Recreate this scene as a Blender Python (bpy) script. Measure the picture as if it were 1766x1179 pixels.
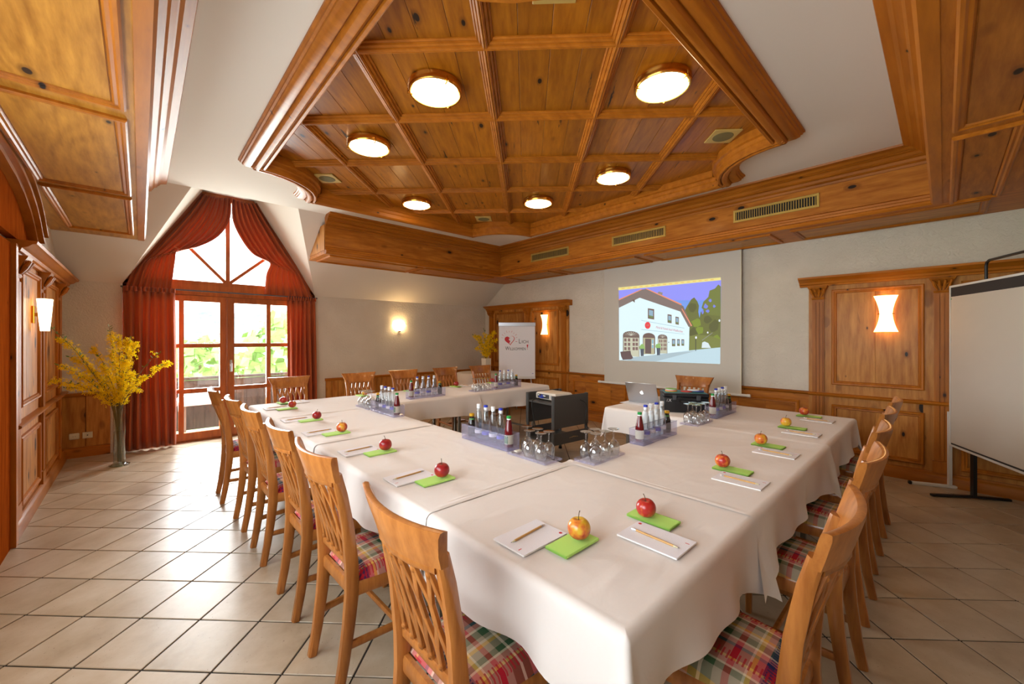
import bpy, bmesh, math, random
from mathutils import Vector, Matrix, noise
PI = math.pi
scene = bpy.context.scene
for o in list(bpy.data.objects): bpy.data.objects.remove(o)
col = scene.collection

# ------------------------------------------------------------------ camera, world, large lights, exposure
cam_d = bpy.data.cameras.new('camera'); cam = bpy.data.objects.new('camera', cam_d); col.objects.link(cam)
cam.location = (0, 0, 1.42); cam.rotation_euler = (PI/2, 0, PI/4 + .0375 - PI/2)
cam_d.sensor_width = 36; cam_d.lens = 36*691/1766; cam_d.shift_y = -.00425; cam_d.clip_start = .02; cam_d.clip_end = 2000
scene.camera = cam
scene.view_settings.view_transform = 'Standard'; scene.view_settings.look = 'None'
scene.view_settings.gamma = 1; scene.view_settings.use_curve_mapping = False
scene.view_settings.exposure = 0.52
scene.cycles.transparent_max_bounces = 20; scene.cycles.adaptive_threshold = .03
scene.cycles.max_bounces = 6; scene.cycles.diffuse_bounces = 3; scene.cycles.glossy_bounces = 2; scene.cycles.transmission_bounces = 4
world = bpy.data.worlds.new('sky'); scene.world = world; world.use_nodes = True
bg = world.node_tree.nodes['Background']; bg.inputs[0].default_value = (.86, .93, 1, 1); bg.inputs[1].default_value = 5.5

def area_light(name, loc, rot, sx, sy, power, color):
    d = bpy.data.lights.new(name, 'AREA'); d.shape = 'RECTANGLE'; d.size = sx; d.size_y = sy; d.energy = power; d.color = color
    o = bpy.data.objects.new(name, d); col.objects.link(o); o.location = loc; o.rotation_euler = rot
    return o
# daylight falling in through the garden door and through the side window behind the camera
area_light('daylight_garden_door', (.95, 7.75, 1.75), (-PI/2, 0, 0), 2.2, 2.6, 500, (.95, .98, 1))
area_light('daylight_side_window', (-1.0, 1.55, 1.55), (0, -PI/2, 0), 1.5, 3.0, 62, (.93, .97, 1))

# ------------------------------------------------------------------ helpers: scene graph
def tag(o, label=None, cat=None, group=None, kind=None):
    if label: o['label'] = label
    if cat: o['category'] = cat
    if group: o['group'] = group
    if kind: o['kind'] = kind
    return o
def empty(name, loc=(0, 0, 0), rz=0, parent=None):
    o = bpy.data.objects.new(name, None); col.objects.link(o); o.location = loc; o.rotation_euler = (0, 0, rz)
    o.empty_display_size = .05
    if parent: o.parent = parent
    return o
def thing(name, label, cat, loc=(0, 0, 0), rz=0, group=None, kind=None):
    return tag(empty(name, loc, rz), label, cat, group, kind)
KIDS = {}
def place(me, name, parent=None, loc=(0, 0, 0), rz=0, rot=None):
    o = bpy.data.objects.new(name, me); col.objects.link(o); o.location = loc
    o.rotation_euler = rot if rot else (0, 0, rz)
    if parent: o.parent = parent; KIDS.setdefault(parent.name, []).append(o)
    return o
def copy_tree(o, parent=None, loc=None, rz=None):
    c = o.copy(); col.objects.link(c)
    if parent is not None: c.parent = parent; KIDS.setdefault(parent.name, []).append(c)
    if loc is not None: c.location = loc
    if rz is not None: c.rotation_euler = (0, 0, rz)
    for ch in list(KIDS.get(o.name, [])): copy_tree(ch, c)
    return c

# ------------------------------------------------------------------ helpers: mesh building
def lerp(a, b, t): return a + (b - a)*t
class MB:
    def __init__(s): s.v = []; s.f = []; s.m = []; s.mi = 0
    def add(s, vs, fs):
        b = len(s.v); s.v += [tuple(v) for v in vs]
        for f in fs: s.f.append(tuple(i + b for i in f)); s.m.append(s.mi)
        return s
    def box(s, x0, x1, y0, y1, z0, z1):
        return s.add([(x, y, z) for z in (z0, z1) for y in (y0, y1) for x in (x0, x1)],
                     [(0, 2, 3, 1), (4, 5, 7, 6), (0, 1, 5, 4), (2, 6, 7, 3), (0, 4, 6, 2), (1, 3, 7, 5)])
    def cbox(s, x0, x1, y0, y1, z0, z1, c=.004):           # box with chamfered edges, 26 faces
        X = (x0, x0 + c, x1 - c, x1); Y = (y0, y0 + c, y1 - c, y1); Z = (z0, z0 + c, z1 - c, z1)
        bm = bmesh.new(); bmesh.ops.create_cube(bm, size=1)
        for v in bm.verts: v.co = Vector((x0 if v.co.x < 0 else x1, y0 if v.co.y < 0 else y1, z0 if v.co.z < 0 else z1))
        bmesh.ops.bevel(bm, geom=bm.edges[:], offset=c, segments=1, affect='EDGES')
        bm.verts.index_update()
        s.add([v.co[:] for v in bm.verts], [[v.index for v in f.verts] for f in bm.faces]); bm.free(); return s
    def loft(s, rings, closed=True, caps=True):
        n = len(rings[0]); vs = [p for r in rings for p in r]; fs = []
        for i in range(len(rings) - 1):
            for j in range(n if closed else n - 1):
                k = (j + 1) % n; fs.append((i*n + j, i*n + k, (i + 1)*n + k, (i + 1)*n + j))
        if caps and closed: fs.append(tuple(range(n))[::-1]); fs.append(tuple((len(rings) - 1)*n + j for j in range(n)))
        return s.add(vs, fs)
    def lathe(s, prof, n=16, c=(0, 0, 0), a0=0, a1=2*PI, caps=True):
        full = abs(a1 - a0 - 2*PI) < 1e-6; k = n if full else n + 1
        rings = [[(c[0] + r*math.cos(a0 + (a1 - a0)*j/n), c[1] + r*math.sin(a0 + (a1 - a0)*j/n), c[2] + z) for j in range(k)] for r, z in prof]
        return s.loft(rings, full, caps and full)
    def tube(s, pts, r, n=6, caps=True):
        rings = []; P = [Vector(p) for p in pts]; up = Vector((0, 0, 1)); prev = None
        for i, p in enumerate(P):
            t = (P[min(i + 1, len(P) - 1)] - P[max(i - 1, 0)]).normalized()
            if prev is None: a = t.cross(up if abs(t.z) < .95 else Vector((1, 0, 0))).normalized()
            else: a = (prev - t*prev.dot(t)).normalized()
            prev = a; b = t.cross(a); rr = r[i] if isinstance(r, (list, tuple)) else r
            rings.append([p + a*rr*math.cos(2*PI*j/n) + b*rr*math.sin(2*PI*j/n) for j in range(n)])
        return s.loft(rings, True, caps)
    def bar(s, pts, wx, wn, X=(1, 0, 0)):                    # rectangular bar along a path, width axis X, chamfered section
        X = Vector(X); P = [Vector(p) for p in pts]; rings = []
        for i, p in enumerate(P):
            t = (P[min(i + 1, len(P) - 1)] - P[max(i - 1, 0)]).normalized(); nn = X.cross(t).normalized(); xx = t.cross(nn)
            a = wx[i] if isinstance(wx, (list, tuple)) else wx; b = wn[i] if isinstance(wn, (list, tuple)) else wn
            ca, cb = a*.6, b*.6
            rings.append([p + xx*u + nn*v for u, v in ((-a, -cb), (-ca, -b), (ca, -b), (a, -cb), (a, cb), (ca, b), (-ca, b), (-a, cb))])
        return s.loft(rings)
    def poly_prism(s, pts, f0, f1):                          # planar polygon extruded between two placement functions
        n = len(pts); a = [f0(*p) for p in pts]; b = [f1(*p) for p in pts]
        fs = [tuple(range(n)), tuple(2*n - 1 - j for j in range(n))] + [(j, n + j, n + (j + 1) % n, (j + 1) % n) for j in range(n)]
        return s.add(a + b, fs)
    def grid(s, fn, nu, nv):
        vs = [fn(i/nu, j/nv) for j in range(nv + 1) for i in range(nu + 1)]
        return s.add(vs, [(j*(nu + 1) + i, j*(nu + 1) + i + 1, (j + 1)*(nu + 1) + i + 1, (j + 1)*(nu + 1) + i) for j in range(nv) for i in range(nu)])
    def ring(s, P, s0, s1, z0, z1, prof):                    # mitred rectangular frame on a wall; prof = [(inward, out)], closed section
        rings = []
        for cs, cz, ds, dz in ((s0, z0, 1, 1), (s1, z0, -1, 1), (s1, z1, -1, -1), (s0, z1, 1, -1)):
            rings.append([P(cs + ds*d, cz + dz*d, o) for d, o in prof])
        rings.append(rings[0]); return s.loft(rings, True, False)
    def seg(s, p, q, prof, m0=0, m1=0, end=None):            # straight moulding p->q, offset d to the right of travel; m = mitre
        p, q = Vector(p), Vector(q); L = (q - p).length; t = (q - p)/L; r = Vector((t.y, -t.x))
        A = []; B = []
        for d, z in prof:
            a = p + t*(d*m0) + r*d; b = p + t*((end(d, z) if end else L - d*m1)) + r*d
            A.append((a.x, a.y, z)); B.append((b.x, b.y, z))
        return s.loft([A, B])
    def xf(s, M):
        s.v = [tuple(M @ Vector(v)) for v in s.v]; return s
    def mesh(s, name, mats, smooth=None):
        me = bpy.data.meshes.new(name); me.from_pydata(s.v, [], s.f)
        for m in (mats if isinstance(mats, (list, tuple)) else [mats]): me.materials.append(m)
        if any(s.m): me.polygons.foreach_set('material_index', s.m)
        bm = bmesh.new(); bm.from_mesh(me); bmesh.ops.recalc_face_normals(bm, faces=bm.faces[:]); bm.to_mesh(me); bm.free()
        if smooth is not None:
            me.polygons.foreach_set('use_smooth', [True]*len(me.polygons)); me.set_sharp_from_angle(angle=math.radians(smooth))
        me.update(); return me
    def build(s, name, mats, parent=None, smooth=None, loc=(0, 0, 0), rz=0):
        return place(s.mesh(name, mats, smooth), name, parent, loc, rz)

# ------------------------------------------------------------------ materials (all procedural)
def S(r, g, b):                                              # sRGB 0-255 -> linear
    return tuple(((c/255)/12.92 if c/255 <= .04045 else ((c/255 + .055)/1.055)**2.4) for c in (r, g, b)) + (1,)
class NT:
    def __init__(s, name):
        s.mat = bpy.data.materials.new(name); s.mat.use_nodes = True; s.t = s.mat.node_tree; s.p = s.t.nodes['Principled BSDF']; s.out = s.t.nodes['Material Output']
    def n(s, ty, **kw):
        d = s.t.nodes.new(ty)
        for k, v in kw.items():
            if k[0] == 'i' and k[1:].isdigit(): d.inputs[int(k[1:])].default_value = v
            else: setattr(d, k, v)
        return d
    def l(s, a, b, ao=0): s.t.links.new(a.outputs[ao] if isinstance(ao, int) else a.outputs[ao], b); return s
    def math(s, op, a, b=None, c=None):
        d = s.n('ShaderNodeMath', operation=op)
        for i, x in enumerate((a, b, c)):
            if x is None: continue
            if isinstance(x, (int, float)): d.inputs[i].default_value = x
            else: s.t.links.new(x, d.inputs[i])
        return d.outputs[0]
    def ramp(s, fac, stops, interp='LINEAR'):
        d = s.n('ShaderNodeValToRGB'); e = d.color_ramp.elements; d.color_ramp.interpolation = interp
        while len(e) > 1: e.remove(e[-1])
        e[0].position = stops[0][0]; e[0].color = stops[0][1]
        for p, c in stops[1:]:
            k = e.new(p); k.color = c
        s.t.links.new(fac, d.inputs[0]); return d.outputs[0]
    def mix(s, fac, a, b, mode='MIX'):
        d = s.n('ShaderNodeMix', data_type='RGBA', blend_type=mode)
        for i, x in ((0, fac), (6, a), (7, b)):
            if isinstance(x, (int, float)): d.inputs[i].default_value = x
            elif isinstance(x, tuple): d.inputs[i].default_value = x
            else: s.t.links.new(x, d.inputs[i])
        return d.outputs[2]
    def coords(s, scale=(1, 1, 1), rot=(0, 0, 0), rnd=0.):
        tc = s.n('ShaderNodeTexCoord'); mp = s.n('ShaderNodeMapping'); mp.inputs['Rotation'].default_value = rot; mp.inputs['Scale'].default_value = scale
        src = tc.outputs['Object']
        if rnd:
            oi = s.n('ShaderNodeObjectInfo'); va = s.n('ShaderNodeVectorMath', operation='ADD'); sc_ = s.n('ShaderNodeVectorMath', operation='SCALE')
            cb = s.n('ShaderNodeCombineXYZ'); r = oi.outputs['Random']
            for i in range(3): s.t.links.new(s.math('FRACT', s.math('MULTIPLY', r, (7.3, 13.7, 29.1)[i])), cb.inputs[i])
            s.t.links.new(cb.outputs[0], sc_.inputs[0]); sc_.inputs['Scale'].default_value = rnd
            s.t.links.new(src, va.inputs[0]); s.t.links.new(sc_.outputs[0], va.inputs[1]); src = va.outputs[0]
        s.t.links.new(src, mp.inputs['Vector']); return mp.outputs[0]
    def noise(s, vec, scale, detail=3, rough=.5, dist=0):
        d = s.n('ShaderNodeTexNoise'); d.inputs['Scale'].default_value = scale; d.inputs['Detail'].default_value = detail
        d.inputs['Roughness'].default_value = rough; d.inputs['Distortion'].default_value = dist
        if vec is not None: s.t.links.new(vec, d.inputs['Vector'])
        return d.outputs['Fac']
    def bump(s, h, strength=.3, dist=.01):
        d = s.n('ShaderNodeBump'); d.inputs['Strength'].default_value = strength; d.inputs['Distance'].default_value = dist
        s.t.links.new(h, d.inputs['Height']); s.t.links.new(d.outputs[0], s.p.inputs['Normal']); return s
    def base(s, c, rough=.5, metal=0, spec=.5, coat=0):
        if isinstance(c, tuple): s.p.inputs['Base Color'].default_value = c
        else: s.t.links.new(c, s.p.inputs['Base Color'])
        s.p.inputs['Roughness'].default_value = rough; s.p.inputs['Metallic'].default_value = metal
        s.p.inputs['Specular IOR Level'].default_value = spec; s.p.inputs['Coat Weight'].default_value = coat; s.p.inputs['Coat Roughness'].default_value = .12
        return s
M = {}
def plain(name, c, rough=.5, metal=0, spec=.5, coat=0):
    M[name] = NT(name).base(c, rough, metal, spec, coat).mat
def wood(name, ca, cb, axis, rough=.38, knots=1., rotz=0, rnd=3., coat=.25, cracks=0., fine=1., ring=.05, spec=.3):
    k = NT(name); al, ac = 1.1, 9.
    sc = [ac, ac, ac]; sc[axis] = al
    v = k.coords(tuple(sc), (0, 0, rotz), rnd)
    sc2 = [2.2, 2.2, 2.2]; sc2[axis] = .35
    v2 = k.coords(tuple(sc2), (0, 0, rotz), rnd)
    g = k.noise(v, 3.2*fine, 4, .62)
    big = k.noise(v2, 1.0, 2, .5, .6)
    rings = k.math('SINE', k.math('MULTIPLY', big, 60.))
    f = k.math('ADD', k.math('MULTIPLY', g, .75), k.math('MULTIPLY', rings, ring))
    c = k.ramp(f, [(.18, ca), (.62, cb)])
    oi = k.n('ShaderNodeObjectInfo'); hs = k.n('ShaderNodeHueSaturation'); k.t.links.new(c, hs.inputs['Color'])
    k.t.links.new(k.math('ADD', k.math('MULTIPLY', oi.outputs['Random'], .3), .86), hs.inputs['Value']); c = hs.outputs[0]
    if knots:
        sc3 = [8.5, 8.5, 8.5]; sc3[axis] = 4.2
        vo = k.n('ShaderNodeTexVoronoi'); vo.inputs['Scale'].default_value = 1.; vo.inputs['Randomness'].default_value = 1.
        k.t.links.new(k.coords(tuple(sc3), (0, 0, rotz), rnd), vo.inputs['Vector'])
        wn = k.n('ShaderNodeTexWhiteNoise'); k.t.links.new(vo.outputs['Position'], wn.inputs[0])
        rad = k.math('MULTIPLY', k.math('POWER', wn.outputs[0], 2.), .24*knots)
        inside = k.math('SUBTRACT', rad, vo.outputs['Distance'])
        fac = k.ramp(inside, [(.0, (0, 0, 0, 1)), (.035, (1, 1, 1, 1))])
        halo = k.ramp(k.math('SUBTRACT', k.math('MULTIPLY', rad, 1.9), vo.outputs['Distance']), [(0., (0, 0, 0, 1)), (.1, (.55, .55, .55, 1))])
        c = k.mix(halo, c, tuple(x*.55 for x in ca[:3]) + (1,))
        c = k.mix(fac, c, (.02, .009, .004, 1))
    if cracks:
        sc4 = [10., 10., 10.]; sc4[axis] = .8
        cr = k.noise(k.coords(tuple(sc4), (0, 0, rotz), rnd*1.7), 1.3, 5, .7)
        c = k.mix(k.ramp(cr, [(.635, (0, 0, 0, 1)), (.665, (cracks, cracks, cracks, 1))]), c, (.03, .012, .005, 1))
    k.base(c, rough, 0, spec, coat); M[name] = k.mat
PA, PB = S(148, 80, 16), S(202, 128, 44)
for nm, ax in (('pine_x', 0), ('pine_y', 1)): wood(nm, PA, PB, ax, .45, .8, 0, 3., .04, 0, 1., .04, .2)
wood('pine_z', S(156, 92, 32), S(210, 148, 72), 2, .45, 1.15, 0, 3., .04, 0, 1., .04, .2)
wood('pine_soffit', S(144, 90, 22), S(200, 140, 54), 1, .42, .62, 0, 3., .06, 0, 1., .05, .22)
wood('pine_coffer', S(132, 72, 7), S(184, 114, 20), 1, .4, .62, 0, 5., .08, 1., 1., .015, .28)
TA, TB = S(148, 82, 14), S(190, 114, 30)
for nm, ax in (('trim_x', 0), ('trim_y', 1), ('trim_z', 2)): wood(nm, TA, TB, ax, .42, .5, 0, 0., .0, 0, .6, .02, .22)
wood('chair_wood', S(150, 86, 34), S(192, 124, 60), 2, .32, 0, 0, .0, .35, 0, 1.6)
wood('door_wood', S(150, 74, 26), S(192, 106, 46), 2, .4, 0, 0, 0, .2)
wood('jamb_wood', S(128, 54, 14), S(170, 82, 24), 2, .8, .4, 0, 0, 0, 0, 1., .03, .0)
wood('fence_wood_shaded', S(44, 36, 32), S(84, 68, 58), 2, .7, .3, 0, 2., 0)  # wood colour darkened to stand for shade on the backlit balcony railing

k = NT('stucco'); v = k.coords((1, 1, 1)); h = k.noise(v, 26, 4, .6, 1.2)
k.base(k.ramp(k.noise(v, 3, 2), [(.3, S(212, 202, 186)), (.7, S(220, 210, 194))]), .9, 0, .2).bump(h, .55, .02); M['stucco'] = k.mat
k = NT('plaster'); h = k.noise(k.coords(), 60, 3)
k.base(S(224, 215, 202), .9, 0, .2).bump(h, .08, .004); M['plaster'] = k.mat

k = NT('floor_tile'); v = k.coords((1, 1, 1), (0, 0, 0), 40.)
a = k.noise(v, 5, 4, .6); b = k.noise(v, 95, 3, .7)
c = k.ramp(a, [(.3, S(174, 152, 124)), (.52, S(190, 170, 144)), (.72, S(200, 183, 160))])
c = k.mix(k.ramp(b, [(.665, (0, 0, 0, 1)), (.72, (.8, .8, .8, 1))]), c, S(120, 94, 66))
oi = k.n('ShaderNodeObjectInfo'); hs = k.n('ShaderNodeHueSaturation'); k.t.links.new(c, hs.inputs['Color']); k.t.links.new(k.math('ADD', k.math('MULTIPLY', oi.outputs['Random'], .12), .9), hs.inputs['Value'])
k.base(hs.outputs[0], .3, 0, .5); k.t.links.new(k.math('ADD', k.math('MULTIPLY', a, .14), .28), k.p.inputs['Roughness']); k.bump(k.noise(v, 30, 4), .08, .004); M['floor_tile'] = k.mat
plain('grout', S(44, 38, 32), .9)

k = NT('tablecloth'); v = k.coords((1, 1, 1), (0, 0, 0), 6.)
h = k.math('ADD', k.noise(k.coords((1.2, 5, 1.2), (0, 0, .5), 6.), 2.2, 3, .55, .8), k.math('MULTIPLY', k.noise(v, 9, 3, .6, 1.), .35))
k.base(S(228, 219, 213), .75, 0, .2).bump(h, .16, .02); k.p.inputs['Sheen Weight'].default_value = .15; M['tablecloth'] = k.mat
k = NT('curtain_fabric'); v = k.coords((1, 1, .3)); h = k.noise(v, 400, 2)
k.base(S(176, 84, 42), .7, 0, .2).bump(h, .1, .002); k.p.inputs['Sheen Weight'].default_value = .2
tr = k.n('ShaderNodeBsdfTranslucent'); tr.inputs[0].default_value = S(214, 112, 58); mx = k.n('ShaderNodeMixShader'); mx.inputs[0].default_value = .16
k.l(k.p, mx.inputs[1]); k.l(tr, mx.inputs[2]); k.l(mx, k.out.inputs[0]); M['curtain_fabric'] = k.mat

# plaid seat fabric: two stripe sets, woven together
k = NT('plaid'); tc = k.n('ShaderNodeTexCoord'); sp = k.n('ShaderNodeSeparateXYZ'); k.l(tc, sp.inputs[0], 'Object')
RED, NAVY, GRN, YEL, CRM, GRY, ROSE = S(176, 28, 44), S(34, 40, 84), S(62, 92, 62), S(226, 180, 84), S(226, 212, 184), S(168, 156, 134), S(206, 122, 116)
def fr(o, per, off): return k.math('FRACT', k.math('ADD', k.math('MULTIPLY', o, 1/per), off))
u, w_ = fr(sp.outputs[0], .235, .3), fr(sp.outputs[1], .235, .12)
stA = [(0, RED), (.10, NAVY), (.16, ROSE), (.24, CRM), (.28, GRN), (.40, GRY), (.46, CRM), (.50, YEL), (.55, GRY), (.66, GRN), (.74, CRM), (.77, ROSE), (.86, YEL), (.90, RED)]
stB = [(0, GRY), (.10, GRN), (.22, CRM), (.26, GRN), (.36, ROSE), (.46, RED), (.56, NAVY), (.64, ROSE), (.72, YEL), (.77, CRM), (.80, GRY), (.92, RED)]
ca, cb = k.ramp(u, stA, 'CONSTANT'), k.ramp(w_, stB, 'CONSTANT')
c = k.mix(.5, ca, cb)
fine = k.math('GREATER_THAN', k.math('FRACT', k.math('MULTIPLY', sp.outputs[0], 85.)), .5)
zone = k.math('MULTIPLY', k.math('LESS_THAN', k.math('ABSOLUTE', k.math('SUBTRACT', w_, .54)), .08), fine)
c = k.mix(k.math('MULTIPLY', zone, .8), c, NAVY)
fine2 = k.math('GREATER_THAN', k.math('FRACT', k.math('MULTIPLY', sp.outputs[1], 70.)), .62)
zone2 = k.math('MULTIPLY', k.math('LESS_THAN', k.math('ABSOLUTE', k.math('SUBTRACT', u, .93)), .09), fine2)
c = k.mix(k.math('MULTIPLY', zone2, .8), c, RED)
k.base(c, .85, 0, .2); M['plaid'] = k.mat

def thin_glass(name, tint, refl=.06, rough=.0, dens=1.0):
    k = NT(name); t = k.n('ShaderNodeBsdfTransparent'); t.inputs[0].default_value = tint
    g = k.n('ShaderNodeBsdfGlossy'); g.inputs['Roughness'].default_value = rough
    lw = k.n('ShaderNodeLayerWeight'); lw.inputs[0].default_value = .25
    lw.inputs[0].default_value = .5; f = k.math('ADD', k.math('MULTIPLY', k.math('POWER', lw.outputs['Facing'], 2.4), dens), refl)
    if dens < .2: f = k.math('ADD', k.math('MULTIPLY', lw.outputs['Fresnel'], .5), .01)
    mx = k.n('ShaderNodeMixShader'); k.t.links.new(k.math('MINIMUM', f, 1.), mx.inputs[0]); k.l(t, mx.inputs[1]); k.l(g, mx.inputs[2]); k.l(mx, k.out.inputs[0]); M[name] = k.mat
thin_glass('pane_glass', (.97, .985, .98, 1), 0, 0, .1)
thin_glass('clear_glass', (.95, .96, .965, 1), .11, .03, 1.2)
thin_glass('vase_glass', (.86, .90, .84, 1), .06, 0, .7)
thin_glass('water_glass', (.90, .93, .95, 1), .06, 0, .8)
k = NT('acrylic'); t = k.n('ShaderNodeBsdfTransparent'); t.inputs[0].default_value = (.94, .935, .965, 1)
k.base(S(206, 202, 224), .12); mx = k.n('ShaderNodeMixShader'); mx.inputs[0].default_value = .13
k.l(t, mx.inputs[1]); k.l(k.p, mx.inputs[2]); k.l(mx, k.out.inputs[0]); M['acrylic'] = k.mat
k = NT('acrylic_base'); t = k.n('ShaderNodeBsdfTransparent'); t.inputs[0].default_value = (.84, .82, .91, 1)
k.base(S(182, 176, 206), .15); mx = k.n('ShaderNodeMixShader'); mx.inputs[0].default_value = .36
k.l(t, mx.inputs[1]); k.l(k.p, mx.inputs[2]); k.l(mx, k.out.inputs[0]); M['acrylic_base'] = k.mat
def emis(name, c, st, mixd=None):
    k = NT(name); k.base(mixd or c, .5); k.p.inputs['Emission Color'].default_value = c; k.p.inputs['Emission Strength'].default_value = st; M[name] = k.mat
emis('lamp_glass', (1, .77, .48, 1), 14.0, S(250, 240, 215)); emis('sconce_glass', (1, .58, .22, 1), 3.6, S(250, 235, 205)); emis('sconce_white', (1, .80, .48, 1), 3.2, S(250, 240, 215)); emis('sconce_bowl', (1, .70, .34, 1), 28, S(250, 235, 205))
for a in [('white_metal', S(226, 224, 218), .4), ('black_metal', S(24, 24, 26), .4), ('cart_metal', S(74, 72, 70), .45), ('brass', S(214, 158, 70), .22, 1), ('chrome', S(210, 210, 212), .12, 1), ('silver', S(190, 192, 196), .3, .85),
          ('paper', S(238, 236, 240), .8), ('board_paper', S(206, 196, 182), .85), ('felt', S(58, 52, 50), .9), ('screen_fabric', S(208, 202, 190), .85), ('ivory', S(226, 216, 186), .45), ('speaker_cloth', S(112, 100, 56), .8), ('speaker_plate', S(190, 158, 84), .5), ('vent_metal', S(196, 164, 84), .35, .5), ('dark', S(20, 18, 16), .8),
          ('napkin', S(186, 234, 118), .8), ('pencil_wood', S(206, 160, 96), .5), ('graphite', S(50, 46, 44), .5), ('eraser_white', S(236, 232, 228), .5), ('red_print', S(204, 30, 44), .6), ('ink', S(54, 50, 50), .6), ('stem', S(84, 62, 34), .7), ('juice', S(96, 10, 16), .06), ('dark_juice', S(24, 12, 8), .06),
          ('cap_green', S(20, 140, 60), .35), ('cap_blue', S(40, 56, 170), .35), ('cap_white', S(226, 226, 226), .35), ('cap_gold', S(214, 164, 40), .3, .4), ('label_cream', S(214, 208, 170), .6), ('label_green', S(70, 120, 60), .6), ('label_blue', S(84, 84, 190), .6), ('label_white', S(224, 220, 224), .6), ('label_dark', S(60, 56, 40), .6),
          ('leaf', S(92, 128, 40), .6), ('twig', S(112, 96, 50), .7), ('porcelain', S(232, 226, 212), .3), ('case_black', S(22, 24, 28), .35), ('projector_white', S(222, 216, 204), .4), ('plug_blue', S(40, 70, 190), .4), ('port_dark', S(60, 62, 66), .5), ('cable', S(22, 22, 22), .5),
          ('card_green', S(150, 196, 110), .7), ('card_red', S(206, 70, 60), .7), ('card_yellow', S(232, 200, 90), .7), ('card_teal', S(70, 140, 150), .7), ('card_blue', S(50, 70, 150), .7), ('card_white', S(230, 230, 234), .7), ('table_steel', S(120, 112, 100), .4, .5), ('table_top', S(120, 78, 40), .5), ('key_black', S(30, 30, 32), .5), ('rubber', S(30, 28, 26), .7),
          ('meadow', S(176, 196, 132), .9), ('tree_green', S(164, 188, 112), .9), ('deck', S(120, 104, 90), .8), ('chair_foot', S(200, 200, 200), .3, 1)]:
    plain(*a)
k = NT('blossom'); k.base(S(255, 220, 24), .6, 0, .2); tr = k.n('ShaderNodeBsdfTranslucent'); tr.inputs[0].default_value = S(255, 224, 30); mx = k.n('ShaderNodeMixShader'); mx.inputs[0].default_value = .4
k.l(k.p, mx.inputs[1]); k.l(tr, mx.inputs[2]); k.l(mx, k.out.inputs[0]); M['blossom'] = k.mat
k = NT('apple_skin'); v = k.coords((1, 1, 1), (0, 0, 0), 9.); oi = k.n('ShaderNodeObjectInfo')
c = k.ramp(k.math('ADD', k.math('ADD', k.noise(v, 16, 3, .6), k.math('MULTIPLY', k.noise(k.coords((60, 60, 9), (0, 0, 0), 9.), 1, 3), .22)), k.math('MULTIPLY', k.math('SUBTRACT', oi.outputs['Random'], .5), .22)), [(.44, S(222, 176, 50)), (.54, S(216, 124, 48)), (.66, S(176, 40, 34))])
k.base(c, .28, 0, .5, .2); M['apple_skin'] = k.mat
k = NT('apple_red'); v = k.coords((1, 1, 1), (0, 0, 0), 9.)
k.base(k.ramp(k.noise(v, 14, 3, .6), [(.3, S(190, 80, 40)), (.5, S(164, 30, 32)), (.7, S(130, 16, 26))]), .28, 0, .5, .2); M['apple_red'] = k.mat
k = NT('lined_paper'); v = k.coords(); sp = k.n('ShaderNodeSeparateXYZ'); k.t.links.new(v, sp.inputs[0])
ln = k.math('GREATER_THAN', k.math('FRACT', k.math('MULTIPLY', sp.outputs[1], 1/.0055)), .86)
k.base(k.mix(ln, S(238, 236, 242), S(206, 204, 218)), .8); M['lined_paper'] = k.mat
k = NT('print_colours'); at = k.n('ShaderNodeVertexColor'); at.layer_name = 'Col'
k.base((.03, .03, .03, 1), .9); k.l(at, k.p.inputs['Emission Color']); k.p.inputs['Emission Strength'].default_value = .70; M['print_colours'] = k.mat
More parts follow.
